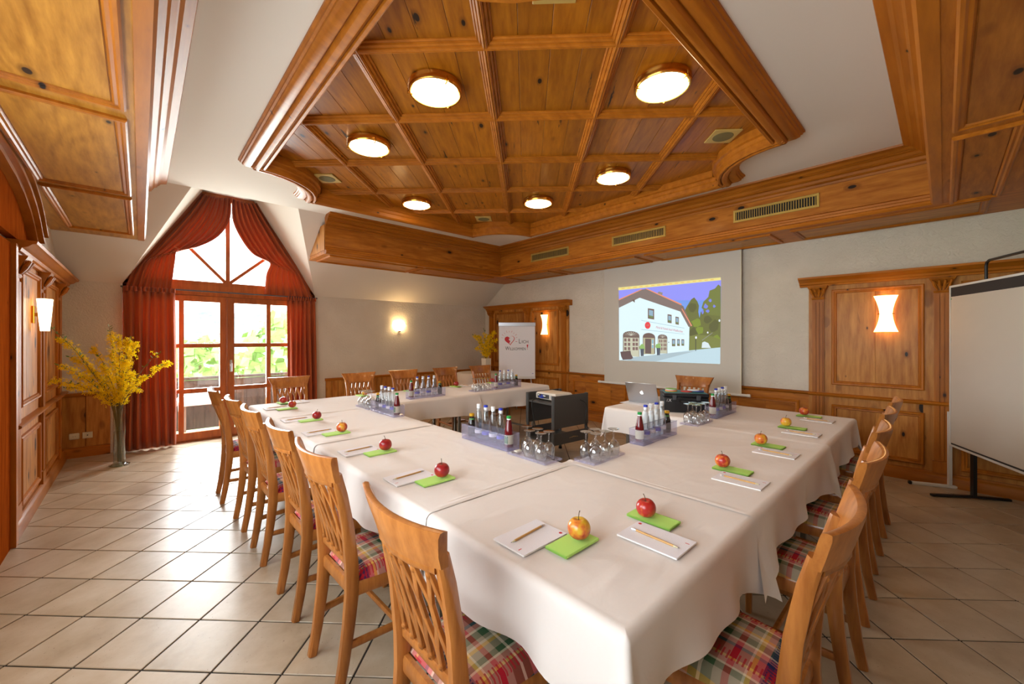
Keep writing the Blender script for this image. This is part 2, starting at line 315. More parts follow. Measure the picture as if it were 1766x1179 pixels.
PIC=[((150,152,250),[(3.531,2.217),(1.993,2.211),(1.996,1.911),(3.528,2.016)]),
((120,160,240),[(3.528,2.016),(1.996,1.911),(1.999,1.703),(3.527,1.763)]),
((126,176,236),[(3.527,1.763),(1.999,1.703),(2.002,1.284),(3.522,1.256)]),
((112,116,62),[(2.476,1.792),(2.441,1.86),(2.383,1.949),(2.341,1.975),(2.298,1.915),(2.277,1.856),(2.286,1.771),(2.27,1.69),(2.253,1.769),(2.198,1.801),(2.111,1.763),(1.998,1.802),(2.001,1.295),(2.133,1.285),(2.242,1.394),(2.309,1.359),(2.412,1.271),(2.406,1.567),(2.453,1.674)]),
((120,128,66),[(2.242,1.826),(2.22,1.904),(2.154,1.967),(2.138,2.05),(2.069,2.072),(2.027,2.123),(1.997,2.093),(1.998,1.703),(2.165,1.732)]),
((96,98,58),[(2.306,1.829),(2.328,1.792),(2.357,1.767),(2.395,1.78),(2.414,1.81),(2.424,1.86),(2.389,1.902),(2.356,1.892),(2.318,1.885)]),
((132,150,58),[(2.254,1.621),(2.251,1.589),(2.297,1.568),(2.345,1.567),(2.36,1.609),(2.384,1.644),(2.347,1.661),(2.297,1.685),(2.264,1.667)]),
((96,98,58),[(2.285,1.485),(2.32,1.45),(2.343,1.409),(2.385,1.431),(2.411,1.461),(2.41,1.506),(2.382,1.543),(2.343,1.57),(2.301,1.53)]),
((132,150,58),[(2.221,1.518),(2.228,1.48),(2.255,1.475),(2.283,1.461),(2.306,1.502),(2.323,1.539),(2.293,1.568),(2.255,1.565),(2.223,1.562)]),
((96,98,58),[(2.024,1.571),(2.033,1.53),(2.071,1.499),(2.118,1.495),(2.148,1.55),(2.141,1.597),(2.106,1.627),(2.07,1.665),(2.023,1.628)]),
((132,150,58),[(1.998,1.405),(2.006,1.362),(2.038,1.339),(2.066,1.358),(2.102,1.385),(2.101,1.421),(2.071,1.447),(2.039,1.462),(2.02,1.436)]),
((96,98,58),[(2.103,1.662),(2.124,1.634),(2.158,1.61),(2.192,1.615),(2.213,1.646),(2.21,1.686),(2.195,1.707),(2.155,1.718),(2.13,1.696)]),
((128,138,232),[(2.155,1.844),(2.169,1.814),(2.191,1.814),(2.216,1.83),(2.21,1.856),(2.192,1.886),(2.177,1.864)]),
((128,138,232),[(2.112,1.919),(2.112,1.902),(2.131,1.894),(2.151,1.912),(2.147,1.929),(2.13,1.94),(2.113,1.931)]),
((128,138,232),[(2.138,1.775),(2.157,1.752),(2.168,1.761),(2.185,1.769),(2.188,1.785),(2.171,1.796),(2.152,1.8)]),
((128,138,232),[(2.057,1.838),(2.065,1.826),(2.083,1.817),(2.095,1.833),(2.091,1.85),(2.082,1.862),(2.073,1.852)]),
((128,138,232),[(2.211,1.768),(2.223,1.738),(2.233,1.738),(2.241,1.755),(2.241,1.783),(2.235,1.801),(2.221,1.795)]),
((150,165,60),[(2.007,1.361),(2.025,1.32),(2.055,1.306),(2.097,1.32),(2.119,1.34),(2.108,1.379),(2.095,1.408),(2.052,1.408),(2.024,1.391)]),
((150,150,72),[(2.309,1.313),(2.323,1.285),(2.354,1.279),(2.398,1.288),(2.409,1.311),(2.39,1.338),(2.354,1.354),(2.324,1.336)]),
((196,222,232),[(3.521,1.06),(3.262,1.121),(2.726,1.195),(2.418,1.244),(2.001,1.293),(2.004,1.073)]),
((176,196,204),[(3.379,1.062),(3.262,1.121),(2.726,1.195),(2.32,1.238),(2.906,1.066)]),
((128,134,72),[(2.412,1.271),(2.406,1.439),(2.309,1.462),(2.111,1.439),(2.001,1.394),(2.001,1.292),(2.412,1.242)]),
((222,236,240),[(2.242,1.28),(2.233,1.354),(2.203,1.368),(2.154,1.347),(2.12,1.282)]),
((228,250,255),[(3.525,1.896),(3.163,2.032),(2.535,1.792),(2.406,1.567),(2.415,1.242),(2.726,1.192),(3.262,1.118),(3.521,1.06)]),
((134,118,112),[(3.53,2.016),(3.149,2.15),(3.046,2.157),(2.515,1.882),(2.535,1.789),(3.163,2.03),(3.525,1.896)]),
((134,114,104),[(2.522,1.882),(2.491,1.861),(2.37,1.578),(2.418,1.57),(2.541,1.801)]),
((238,150,118),[(3.531,2.032),(3.128,2.161),(3.121,2.15),(3.528,2.014)]),
((238,150,118),[(3.05,2.163),(2.515,1.895),(2.52,1.876),(3.066,2.156)]),
((238,150,118),[(2.508,1.831),(2.368,1.585),(2.384,1.579),(2.52,1.827)]),
((150,140,130),[(2.873,2.082),(2.853,2.098),(2.795,2.076),(2.802,2.04),(2.866,2.07)]),
((110,90,80),[(3.298,2.007),(3.248,2.01),(3.245,1.961),(3.262,1.97)]),
((120,90,78),[(3.028,1.862),(2.928,1.842),(2.928,1.689),(3.028,1.708)]),
((150,180,200),[(3.012,1.84),(2.944,1.822),(2.944,1.724),(3.012,1.742)]),
((120,140,90),[(3.012,1.757),(2.944,1.739),(2.944,1.707),(3.012,1.724)]),
((120,90,78),[(2.721,1.759),(2.661,1.747),(2.661,1.626),(2.721,1.638)]),
((150,180,200),[(2.711,1.741),(2.67,1.73),(2.67,1.654),(2.711,1.664)]),
((120,140,90),[(2.711,1.676),(2.67,1.665),(2.67,1.64),(2.711,1.651)]),
((120,90,78),[(2.604,1.72),(2.556,1.71),(2.556,1.602),(2.604,1.612)]),
((150,180,200),[(2.596,1.705),(2.564,1.695),(2.564,1.627),(2.596,1.636)]),
((120,140,90),[(2.596,1.646),(2.564,1.637),(2.564,1.615),(2.596,1.624)]),
((120,90,78),[(2.656,1.402),(2.607,1.399),(2.607,1.297),(2.656,1.298)]),
((150,180,200),[(2.648,1.387),(2.615,1.385),(2.615,1.32),(2.648,1.322)]),
((120,140,90),[(2.648,1.331),(2.615,1.329),(2.615,1.308),(2.648,1.31)]),
((120,90,78),[(2.58,1.399),(2.541,1.397),(2.541,1.302),(2.58,1.304)]),
((150,180,200),[(2.574,1.386),(2.548,1.384),(2.548,1.324),(2.574,1.326)]),
((120,140,90),[(2.574,1.335),(2.548,1.333),(2.548,1.313),(2.574,1.315)]),
((120,90,78),[(2.518,1.397),(2.48,1.395),(2.48,1.306),(2.518,1.308)]),
((150,180,200),[(2.511,1.385),(2.486,1.382),(2.486,1.326),(2.511,1.328)]),
((120,140,90),[(2.511,1.336),(2.486,1.334),(2.486,1.316),(2.511,1.318)]),
((150,190,205),[(3.135,1.686),(2.476,1.555),(2.476,1.55),(3.135,1.68)]),
((150,190,205),[(3.135,1.548),(2.476,1.471),(2.476,1.467),(3.135,1.542)]),
((238,70,75),[(2.985,1.604),(2.989,1.584),(2.999,1.567),(3.013,1.556),(3.031,1.552),(3.049,1.556),(3.064,1.568),(3.074,1.585),(3.077,1.606),(3.074,1.626),(3.064,1.643),(3.049,1.654),(3.031,1.657),(3.013,1.653),(2.999,1.641),(2.989,1.624)]),
((120,100,92),[(3.453,1.125),(3.453,1.462),(3.442,1.488),(3.41,1.508),(3.362,1.52),(3.307,1.522),(3.253,1.514),(3.207,1.497),(3.177,1.474),(3.166,1.448),(3.166,1.132)]),
((205,205,180),[(3.441,1.422),(3.174,1.416),(3.174,1.128),(3.441,1.125)]),
((222,222,205),[(3.313,1.452),(3.304,1.452),(3.185,1.462),(3.193,1.462)]),
((222,222,205),[(3.313,1.452),(3.304,1.452),(3.199,1.481),(3.207,1.481)]),
((222,222,205),[(3.313,1.452),(3.304,1.452),(3.226,1.497),(3.234,1.497)]),
((222,222,205),[(3.313,1.452),(3.304,1.452),(3.262,1.508),(3.271,1.508)]),
((222,222,205),[(3.313,1.452),(3.304,1.452),(3.304,1.512),(3.313,1.512)]),
((222,222,205),[(3.313,1.452),(3.304,1.452),(3.346,1.509),(3.355,1.509)]),
((222,222,205),[(3.313,1.452),(3.304,1.452),(3.384,1.499),(3.393,1.499)]),
((222,222,205),[(3.313,1.452),(3.304,1.452),(3.412,1.483),(3.421,1.483)]),
((222,222,205),[(3.313,1.452),(3.304,1.452),(3.427,1.463),(3.436,1.463)]),
((132,104,100),[(3.429,1.409),(3.387,1.408),(3.387,1.359),(3.429,1.36)]),
((132,104,100),[(3.429,1.34),(3.387,1.34),(3.387,1.291),(3.429,1.292)]),
((132,104,100),[(3.429,1.272),(3.387,1.271),(3.387,1.223),(3.429,1.223)]),
((132,104,100),[(3.364,1.409),(3.323,1.408),(3.323,1.36),(3.364,1.361)]),
((132,104,100),[(3.364,1.341),(3.323,1.34),(3.323,1.292),(3.364,1.293)]),
((132,104,100),[(3.364,1.273),(3.323,1.272),(3.323,1.224),(3.364,1.225)]),
((132,104,100),[(3.282,1.409),(3.242,1.408),(3.242,1.36),(3.282,1.361)]),
((132,104,100),[(3.282,1.342),(3.242,1.341),(3.242,1.293),(3.282,1.294)]),
((132,104,100),[(3.282,1.274),(3.242,1.274),(3.242,1.226),(3.282,1.226)]),
((132,104,100),[(3.231,1.409),(3.191,1.408),(3.191,1.361),(3.231,1.362)]),
((132,104,100),[(3.231,1.342),(3.191,1.341),(3.191,1.294),(3.231,1.295)]),
((132,104,100),[(3.231,1.275),(3.191,1.275),(3.191,1.227),(3.231,1.228)]),
((118,96,88),[(3.11,1.168),(3.11,1.435),(3.103,1.458),(3.081,1.477),(3.048,1.488),(3.009,1.491),(2.971,1.484),(2.939,1.469),(2.918,1.449),(2.911,1.426),(2.911,1.18)]),
((190,185,150),[(3.101,1.418),(2.925,1.413),(2.925,1.172),(3.101,1.172)]),
((110,92,88),[(3.072,1.406),(2.974,1.402),(2.974,1.18),(3.072,1.181)]),
((150,190,210),[(2.964,1.391),(2.935,1.389),(2.935,1.264),(2.964,1.266)]),
((240,245,240),[(2.964,1.329),(2.935,1.328),(2.935,1.313),(2.964,1.314)]),
((120,100,92),[(2.869,1.188),(2.869,1.428),(2.863,1.445),(2.847,1.458),(2.823,1.466),(2.795,1.467),(2.767,1.462),(2.744,1.451),(2.729,1.436),(2.723,1.418),(2.723,1.191)]),
((200,200,175),[(2.864,1.406),(2.728,1.403),(2.728,1.192),(2.864,1.192)]),
((222,222,205),[(2.798,1.421),(2.793,1.421),(2.733,1.43),(2.738,1.43)]),
((222,222,205),[(2.798,1.421),(2.793,1.421),(2.745,1.445),(2.75,1.445)]),
((222,222,205),[(2.798,1.421),(2.793,1.421),(2.766,1.456),(2.771,1.456)]),
((222,222,205),[(2.798,1.421),(2.793,1.421),(2.793,1.46),(2.798,1.46)]),
((222,222,205),[(2.798,1.421),(2.793,1.421),(2.819,1.456),(2.825,1.456)]),
((222,222,205),[(2.798,1.421),(2.793,1.421),(2.841,1.445),(2.846,1.445)]),
((222,222,205),[(2.798,1.421),(2.793,1.421),(2.853,1.43),(2.858,1.43)]),
((138,112,104),[(2.848,1.391),(2.827,1.39),(2.827,1.348),(2.848,1.35)]),
((138,112,104),[(2.848,1.335),(2.827,1.334),(2.827,1.292),(2.848,1.293)]),
((138,112,104),[(2.848,1.278),(2.827,1.277),(2.827,1.236),(2.848,1.236)]),
((138,112,104),[(2.817,1.391),(2.797,1.39),(2.797,1.349),(2.817,1.35)]),
((138,112,104),[(2.817,1.335),(2.797,1.334),(2.797,1.293),(2.817,1.293)]),
((138,112,104),[(2.817,1.279),(2.797,1.278),(2.797,1.236),(2.817,1.237)]),
((138,112,104),[(2.781,1.392),(2.761,1.39),(2.761,1.349),(2.781,1.35)]),
((138,112,104),[(2.781,1.335),(2.761,1.334),(2.761,1.293),(2.781,1.294)]),
((138,112,104),[(2.781,1.279),(2.761,1.278),(2.761,1.237),(2.781,1.238)]),
((138,112,104),[(2.756,1.392),(2.736,1.391),(2.736,1.349),(2.756,1.35)]),
((138,112,104),[(2.756,1.336),(2.736,1.335),(2.736,1.293),(2.756,1.294)]),
((138,112,104),[(2.756,1.28),(2.736,1.279),(2.736,1.238),(2.756,1.238)]),
((150,190,110),[(3.079,1.277),(3.077,1.246),(3.1,1.23),(3.131,1.224),(3.16,1.245),(3.167,1.275),(3.151,1.303),(3.134,1.32),(3.101,1.326),(3.088,1.297)]),
((86,92,104),[(3.151,1.25),(3.087,1.251),(3.095,1.143),(3.142,1.138)]),
((150,190,110),[(2.824,1.293),(2.825,1.264),(2.844,1.258),(2.869,1.253),(2.898,1.268),(2.907,1.292),(2.896,1.322),(2.871,1.328),(2.844,1.338),(2.83,1.319)]),
((86,92,104),[(2.888,1.268),(2.829,1.269),(2.836,1.164),(2.881,1.159)]),
((104,84,84),[(3.498,1.196),(3.317,1.218),(3.306,1.162),(3.27,1.105),(3.306,1.084),(3.453,1.069),(3.483,1.124)]),
((70,66,70),[(2.322,1.405),(2.313,1.405),(2.313,1.238),(2.322,1.236)]),
((240,245,255),[(2.3,1.421),(2.304,1.408),(2.313,1.402),(2.323,1.408),(2.327,1.421),(2.323,1.434),(2.313,1.439),(2.304,1.434)]),
((240,245,255),[(2.149,1.488),(2.152,1.479),(2.16,1.475),(2.167,1.479),(2.17,1.488),(2.167,1.498),(2.16,1.502),(2.152,1.498)]),
((235,245,255),[(1.999,1.644),(2.005,1.629),(2.017,1.629),(2.022,1.645),(2.017,1.66),(2.005,1.66)]),
((150,150,140),[(2.236,1.388),(2.1,1.489),(2.096,1.481),(2.233,1.377)]),
((60,60,60),[(2.694,1.353),(2.698,1.347),(2.706,1.347),(2.709,1.353),(2.706,1.359),(2.698,1.36)]),
((242,228,140),[(3.531,2.217),(1.993,2.211),(1.993,2.175),(3.531,2.174)]),
((236,190,110),[(3.476,2.202),(3.419,2.202),(3.419,2.189),(3.476,2.189)]),
((236,190,110),[(3.37,2.202),(3.315,2.202),(3.315,2.189),(3.37,2.189)]),
((236,190,110),[(3.267,2.202),(3.213,2.202),(3.213,2.189),(3.267,2.189)]),
((236,190,110),[(3.166,2.201),(3.114,2.201),(3.114,2.189),(3.166,2.189)]),
((236,190,110),[(3.068,2.201),(3.017,2.201),(3.017,2.189),(3.068,2.189)]),
((236,190,110),[(2.972,2.201),(2.922,2.201),(2.922,2.189),(2.972,2.189)]),
((236,190,110),[(2.878,2.201),(2.829,2.201),(2.829,2.189),(2.878,2.189)]),
((236,190,110),[(2.787,2.201),(2.739,2.201),(2.739,2.189),(2.787,2.188)]),
((236,190,110),[(2.697,2.201),(2.65,2.201),(2.65,2.189),(2.697,2.188)]),
((236,190,110),[(2.61,2.2),(2.563,2.201),(2.563,2.189),(2.61,2.188)]),
((236,190,110),[(2.524,2.2),(2.479,2.2),(2.479,2.189),(2.524,2.188)]),
((236,190,110),[(2.44,2.2),(2.396,2.2),(2.396,2.189),(2.44,2.188)]),
((236,190,110),[(2.358,2.2),(2.315,2.2),(2.315,2.189),(2.358,2.188)]),
((236,190,110),[(2.278,2.2),(2.236,2.2),(2.236,2.189),(2.278,2.188)]),
((236,190,110),[(2.199,2.2),(2.158,2.2),(2.158,2.189),(2.199,2.188)]),
((236,190,110),[(2.122,2.2),(2.082,2.2),(2.082,2.189),(2.122,2.188)])]
# ------------------------------------------------------------------ room dimensions
XB, XC, YA, YR, ZC = 5.68, -.69, 7.0, -1.3, 3.07       # screen wall, left wall, window wall, rear wall, flat ceiling
SOF = 2.55                                             # underside of the timber soffits
SLOPE = (ZC - 2.10)/1.38                               # pitched ceiling from the window wall up to the flat ceiling
def yslope(z): return YA - (z - 2.10)/SLOPE
def st(o, label, cat): return tag(o, label, cat, kind='structure')
def WB(s, z, o): return (XB - o, s, z)                 # wall mappings: along, up, out of the wall
def WC(s, z, o): return (XC + o, s, z)
def WA(s, z, o): return (s, YA - o, z)

# ------------------------------------------------------------------ floor: grout bed and diagonal tiles
floor = MB().box(XC - .05, XB + .05, YR - .05, YA + .05, -.06, -.004).build('floor', M['grout']); st(floor, 'beige ceramic tile floor laid diagonally with dark joints', 'floor')
TS = .3067; OX, OZ = -2.2615, 1.6526; HT = TS/2 - .0038; r2 = math.sqrt(.5)
full = MB().cbox(-HT, HT, -HT, HT, -.012, 0, .0022).mesh('tile', M['floor_tile'])
def clip(poly, f):
    out = []
    for i in range(len(poly)):
        a, b = poly[i], poly[(i + 1) % len(poly)]; fa, fb = f(a), f(b)
        if fa >= 0: out.append(a)
        if fa*fb < 0: t = fa/(fa - fb); out.append((a[0] + (b[0] - a[0])*t, a[1] + (b[1] - a[1])*t))
    return out
FWD = (math.cos(PI/4 + .0375), math.sin(PI/4 + .0375))
cands = []
for i in range(-30, 40):
    for j in range(-14, 40):
        X, Z = OX + (i + .5)*TS, OZ + (j + .5)*TS; x, y = (Z + X)*r2, (Z - X)*r2
        if not (XC - .22 < x < XB + .22 and YR - .22 < y < YA + .22): continue
        poly = [(x + (a + b)*r2, y + (b - a)*r2) for a, b in ((-HT, -HT), (HT, -HT), (HT, HT), (-HT, HT))]
        inside = all(XC < p[0] < XB and YR < p[1] < YA for p in poly)
        if not inside:
            for f in (lambda p: p[0] - XC, lambda p: XB - p[0], lambda p: p[1] - YR, lambda p: YA - p[1]): poly = clip(poly, f) if len(poly) > 2 else []
            if len(poly) < 3: continue
        w = x*FWD[0] + y*FWD[1]; lat = x*FWD[1] - y*FWD[0]
        seen = w > .3 and abs(lat/w)*691 < 930 and 691*1.42/w < 640
        cands.append((0 if seen else 1, w, x, y, inside, poly))
cands.sort(key=lambda c: (c[0], c[1]))
rest = MB()
for n_, (ns, w, x, y, inside, poly) in enumerate(cands):
    if n_ < 300 and ns == 0:
        if inside: place(full, 'tile', floor, (x, y, 0), PI/4)
        else: MB().poly_prism([(p[0] - x, p[1] - y) for p in poly], lambda a, b: (a, b, -.012), lambda a, b: (a, b, 0)).build('tile', M['floor_tile'], floor, loc=(x, y, 0))
    else: rest.poly_prism(poly, lambda a, b: (a, b, -.012), lambda a, b: (a, b, 0))
tag(rest.build('tile_field', M['floor_tile'], floor), kind='stuff')

# ------------------------------------------------------------------ walls
DL, DR = -.165, 2.094                                   # garden door opening
def xl(z): return DL + (z - 2.10)*.593
def xr(z): return DR - (z - 2.10)*.630
ZT = 3.45
w = MB().box(XC - .1, DL, YA, YA + .12, 0, 2.10); w.box(DR, XB + .1, YA, YA + .12, 0, 2.10)
st(w.build('wall_window', M['stucco']), 'cream textured plaster wall around the garden door', 'wall')
st(MB().box(XB, XB + .12, YR - .1, YA, 0, ZC).build('wall_screen', M['stucco']), 'white textured plaster wall behind the projection screen', 'wall')
st(MB().box(XC - .12, XC, 3.3, YA, 0, ZC).box(XC - .12, XC, YR - .1, .05, 0, ZC).box(XC - .12, XC, .05, 3.3, 0, .85).box(XC - .12, XC, .05, 3.3, 2.3, ZC).build('wall_left', M['stucco']), 'plaster wall on the left above the timber panelling', 'wall')
st(MB().box(XC - .12, XB + .12, YR - .12, YR, 0, ZC).build('wall_rear', M['stucco']), 'plaster wall at the rear of the room', 'wall')

# ------------------------------------------------------------------ coffered field outline (rectangle with scooped corners)
fx0, fx1, fy0, fy1 = .66, 4.50, .75, 5.05; NR, SH = .62, .10
def outline():
    pts = []
    for cx_, cy_, sx, sy in ((fx0, fy0, 1, 1), (fx1, fy0, -1, 1), (fx1, fy1, -1, -1), (fx0, fy1, 1, -1)):
        seq = [(0, NR), (SH, NR)] + [(SH + (NR - SH)*math.sin(a), SH + (NR - SH)*math.cos(a)) for a in [PI/2*q/8 for q in range(1, 8)]] + [(NR, SH), (NR, 0)]
        if sx*sy < 0: seq = seq[::-1]
        pts += [(cx_ + sx*a, cy_ + sy*b) for a, b in seq]
    return pts                                          # counter-clockwise
OUT = outline()
def offs(pts, d):                                       # mitred inward offset
    out = []; n = len(pts)
    for i in range(n):
        a, b, c = Vector(pts[i - 1]), Vector(pts[i]), Vector(pts[(i + 1) % n])
        t0, t1 = (b - a).normalized(), (c - b).normalized(); n0, n1 = Vector((-t0.y, t0.x)), Vector((-t1.y, t1.x))
        m = (n0 + n1); m = m/max(m.dot(n0), .5) if m.length > 1e-4 else n0
        out.append((b.x + m.x*d, b.y + m.y*d))
    return out
bm = bmesh.new()
def loop(pts, z):
    vs = [bm.verts.new((p[0], p[1], z)) for p in pts]; return [bm.edges.new((vs[i], vs[(i + 1) % len(vs)])) for i in range(len(vs))]
ed = loop([(XC, YR), (XB, YR), (XB, yslope(ZC)), (XC, yslope(ZC))], ZC) + loop(offs(OUT, .10), ZC)
bmesh.ops.triangle_fill(bm, use_beauty=True, edges=ed)
geo = bmesh.ops.extrude_face_region(bm, geom=bm.faces[:])
for v_ in [g for g in geo['geom'] if isinstance(g, bmesh.types.BMVert)]: v_.co.z += .015
bmesh.ops.recalc_face_normals(bm, faces=bm.faces[:])
me = bpy.data.meshes.new('ceiling'); bm.to_mesh(me); bm.free(); me.materials.append(M['plaster'])
ceil = st(place(me, 'ceiling'), 'flat white plaster ceiling around the coffered timber field', 'ceiling')
y5 = yslope(ZC)
m = MB()
for q in ([(XC, YA, 2.10), (DL, YA, 2.10), (xl(ZC), y5, ZC), (XC, y5, ZC)], [(DR, YA, 2.10), (XB, YA, 2.10), (XB, y5, ZC), (xr(ZC), y5, ZC)]):
    m.add(q + [(a, b, c + .03) for a, b, c in q], [(0, 1, 2, 3), (7, 6, 5, 4), (0, 4, 5, 1), (1, 5, 6, 2), (2, 6, 7, 3), (3, 7, 4, 0)])
m.build('slope', M['plaster'], ceil)
m = MB()                                                # dormer cheeks, riser and ceiling
m.add([(DL, YA, 2.10), (xl(ZC), y5, ZC), (xl(ZT), y5, ZT), (xl(ZT), YA, ZT)], [(0, 1, 2, 3)])
m.add([(DR, YA, 2.10), (xr(ZC), y5, ZC), (xr(ZT), y5, ZT), (xr(ZT), YA, ZT)], [(0, 3, 2, 1)])
m.add([(xl(ZC), y5, ZC), (xr(ZC), y5, ZC), (xr(ZT), y5, ZT), (xl(ZT), y5, ZT)], [(0, 1, 2, 3)])
m.add([(xl(ZT), y5, ZT), (xr(ZT), y5, ZT), (xr(ZT), YA, ZT), (xl(ZT), YA, ZT)], [(0, 1, 2, 3)])
m.build('dormer_lining', M['plaster'], ceil)
m = MB().box(XC - .2, XB + .2, YR - .2, YA + .2, 3.6, 3.7); m.box(XC - .2, XC - .13, YR - .2, YA + .15, ZC, 3.6); m.box(XB + .13, XB + .2, YR - .2, YA + .15, ZC, 3.6); m.box(XC - .2, XB + .2, YR - .2, YR - .13, ZC, 3.6)
m.box(XC - .2, xl(2.75) - .35, YA + .02, YA + .12, 2.1, 3.6).box(xr(2.75) + .35, XB + .2, YA + .02, YA + .12, 2.1, 3.6); m.build('roof_deck', M['plaster'], ceil)
# gable wall either side of the upper window
m = MB(); m.poly_prism([(DL - .35, 2.1), (DL, 2.1), (xl(ZT), ZT), (xl(ZT), 3.6), (DL - .35, 3.6)], lambda a, b: (a, YA, b), lambda a, b: (a, YA + .1, b))
m.poly_prism([(DR, 2.1), (DR + .35, 2.1), (DR + .35, 3.6), (xr(ZT), 3.6), (xr(ZT), ZT)], lambda a, b: (a, YA, b), lambda a, b: (a, YA + .1, b)); m.poly_prism([(xl(ZT), ZT), (xr(ZT), ZT), (xr(ZT), 3.6), (xl(ZT), 3.6)], lambda a, b: (a, YA, b), lambda a, b: (a, YA + .1, b))
m.build('gable', M['plaster'], ceil)

# ------------------------------------------------------------------ coffered ceiling
cof = st(thing('coffered_ceiling', 'honey pine coffered ceiling field with moulded frame and diagonal beams', 'coffered ceiling'), None, None)
GS = .4566*1.655; GX, GZ = -.602*1.655, 1.3936*1.655
def node(i, j): X, Z = GX + GS*i, GZ + GS*j; return ((Z + X)*r2, (Z - X)*r2)
FP = [(0, .012), (0, -.014), (.012, -.022), (.014, -.034), (.026, -.040), (.028, -.052), (.050, -.070), (.085, -.080), (.087, -.070), (.095, -.070), (.097, -.092), (.106, -.106), (.122, -.114), (.140, -.114), (.151, -.106), (.153, -.092), (.162, -.092), (.166, -.110), (.182, -.114), (.194, -.100), (.196, -.060), (.208, -.050), (.21, -.02), (.232, -.012), (.232, .06)]
m = MB(); rings = [[(p[0], p[1], ZC + z) for p in offs(OUT, d)] for d, z in FP]; m.loft(rings, True, False)
fr_ = m.build('frame_moulding', M['trim_x'], cof, smooth=28)
def inside(x, y, mg=.0): return fx0 - mg < x < fx1 + mg and fy0 - mg < y < fy1 + mg
bw = GS/4; bme = MB().cbox(-bw/2 + .0008, bw/2 - .0008, -GS/2 + .02, GS/2 - .02, 0, .018, .002).mesh('board', M['pine_coffer'])
for i in range(-6, 8):
    for j in range(-4, 9):
        cx_, cy_ = node(i + .5, j + .5)
        if not inside(cx_, cy_, .30): continue
        if sum(inside(cx_ + a*GS*.62, cy_ + b*GS*.62, -.1) for a, b in ((0, 0), (1, 0), (-1, 0), (0, 1), (0, -1))) == 0: continue
        for q in range(4):
            t = -GS/2 + (q + .5)*bw
            place(bme, 'board', cof, (cx_ + t*r2, cy_ - t*r2, 3.122), -PI/4)
BP = [(-.050, .05), (-.050, .030), (-.042, .024), (-.036, .026), (-.034, .014), (-.024, .008), (-.018, .010), (-.016, .0), (-.007, -.006), (-.002, -.005), (-.001, .002), (.001, .002), (.002, -.005), (.007, -.006), (.016, .0), (.018, .010), (.024, .008), (.034, .014), (.036, .026), (.042, .024), (.050, .030), (.050, .05)]
def beam(a, b):
    a, b = Vector(a), Vector(b); t = (b - a).normalized(); r = Vector((t.y, -t.x)); L = (b - a).length
    # keep the beam within the field
    ts = [k_/60*L for k_ in range(61) if inside((a + t*(k_/60*L)).x, (a + t*(k_/60*L)).y, -.05)]
    if len(ts) < 3: return
    p, q = a + t*ts[0], a + t*ts[-1]; c_ = (p + q)/2
    m = MB().loft([[(e.x - c_.x + r.x*d, e.y - c_.y + r.y*d, z) for d, z in BP] for e in (p, q)])
    m.build('beam', M['trim_x'] if t.x*t.y < 0 else M['trim_y'], cof, smooth=28, loc=(c_.x, c_.y, 3.085))
for i in range(-5, 8): beam(node(i, -7), node(i, 11))
for j in range(-3, 9): beam(node(-8, j), node(10, j))

# ------------------------------------------------------------------ ceiling lamps and loudspeakers
def lamp_proto():
    t = empty('ceiling_lamp')
    MB().lathe([(.150, 0), (.172, 0), (.180, -.008), (.180, -.046), (.174, -.056), (.164, -.056), (.160, -.046), (.158, -.02)], 32).build('rim', M['brass'], t, 40)
    MB().lathe([(.001, -.026), (.06, -.028), (.12, -.032), (.152, -.040), (.157, -.054), (.145, -.062), (.10, -.069), (.05, -.072), (.001, -.073)], 28).build('glass_shade', M['lamp_glass'], t, 50)
    for q in range(3):
        a = .4 + q*2*PI/3; c, s_ = math.cos(a), math.sin(a)
        MB().tube([(c*.182, s_*.182, -.03), (c*.184, s_*.184, -.060), (c*.150, s_*.150, -.068)], .0055, 6).build('clip', M['brass'], t, 50)
    return t
LAMPS = [(.5, .5, 'nearest left'), (2.5, .5, 'nearest right'), (-.5, 1.5, 'middle left'), (2.5, 2.5, 'middle right'), (-.5, 3.5, 'farthest left'), (1.5, 3.5, 'farthest right')]
lp = None
for i, j, nm in LAMPS:
    x, y = node(i, j)
    if lp is None: lp = o = lamp_proto(); o.location = (x, y, 3.122)
    else: o = copy_tree(lp, None, (x, y, 3.122))
    tag(o, 'lit round brass-rimmed ceiling lamp, %s of the six in the coffers' % nm, 'ceiling lamp', 'round lamps in the coffered ceiling')
sp0 = None
for i, j, nm in ((1.5, -.5, 'cut off at the top edge of the photo'), (-1.5, 2.5, 'in the left coffer'), (3.5, 1.5, 'in the right coffer'), (.5, 4.5, 'in the farthest coffer')):
    x, y = node(i, j)
    if sp0 is None:
        sp0 = o = empty('ceiling_speaker', (x, y, 3.122), PI/4)
        MB().cbox(-.11, .11, -.11, .11, -.012, 0, .003).build('plate', M['speaker_plate'], o)
        MB().lathe([(.001, -.016), (.05, -.0165), (.078, -.015), (.082, -.011)], 28).build('grille', M['speaker_cloth'], o, 40)
    else: o = copy_tree(sp0, None, (x, y, 3.122), PI/4)
    tag(o, 'square ivory ceiling loudspeaker with round grille ' + nm, 'loudspeaker', 'flush loudspeakers in the coffers')

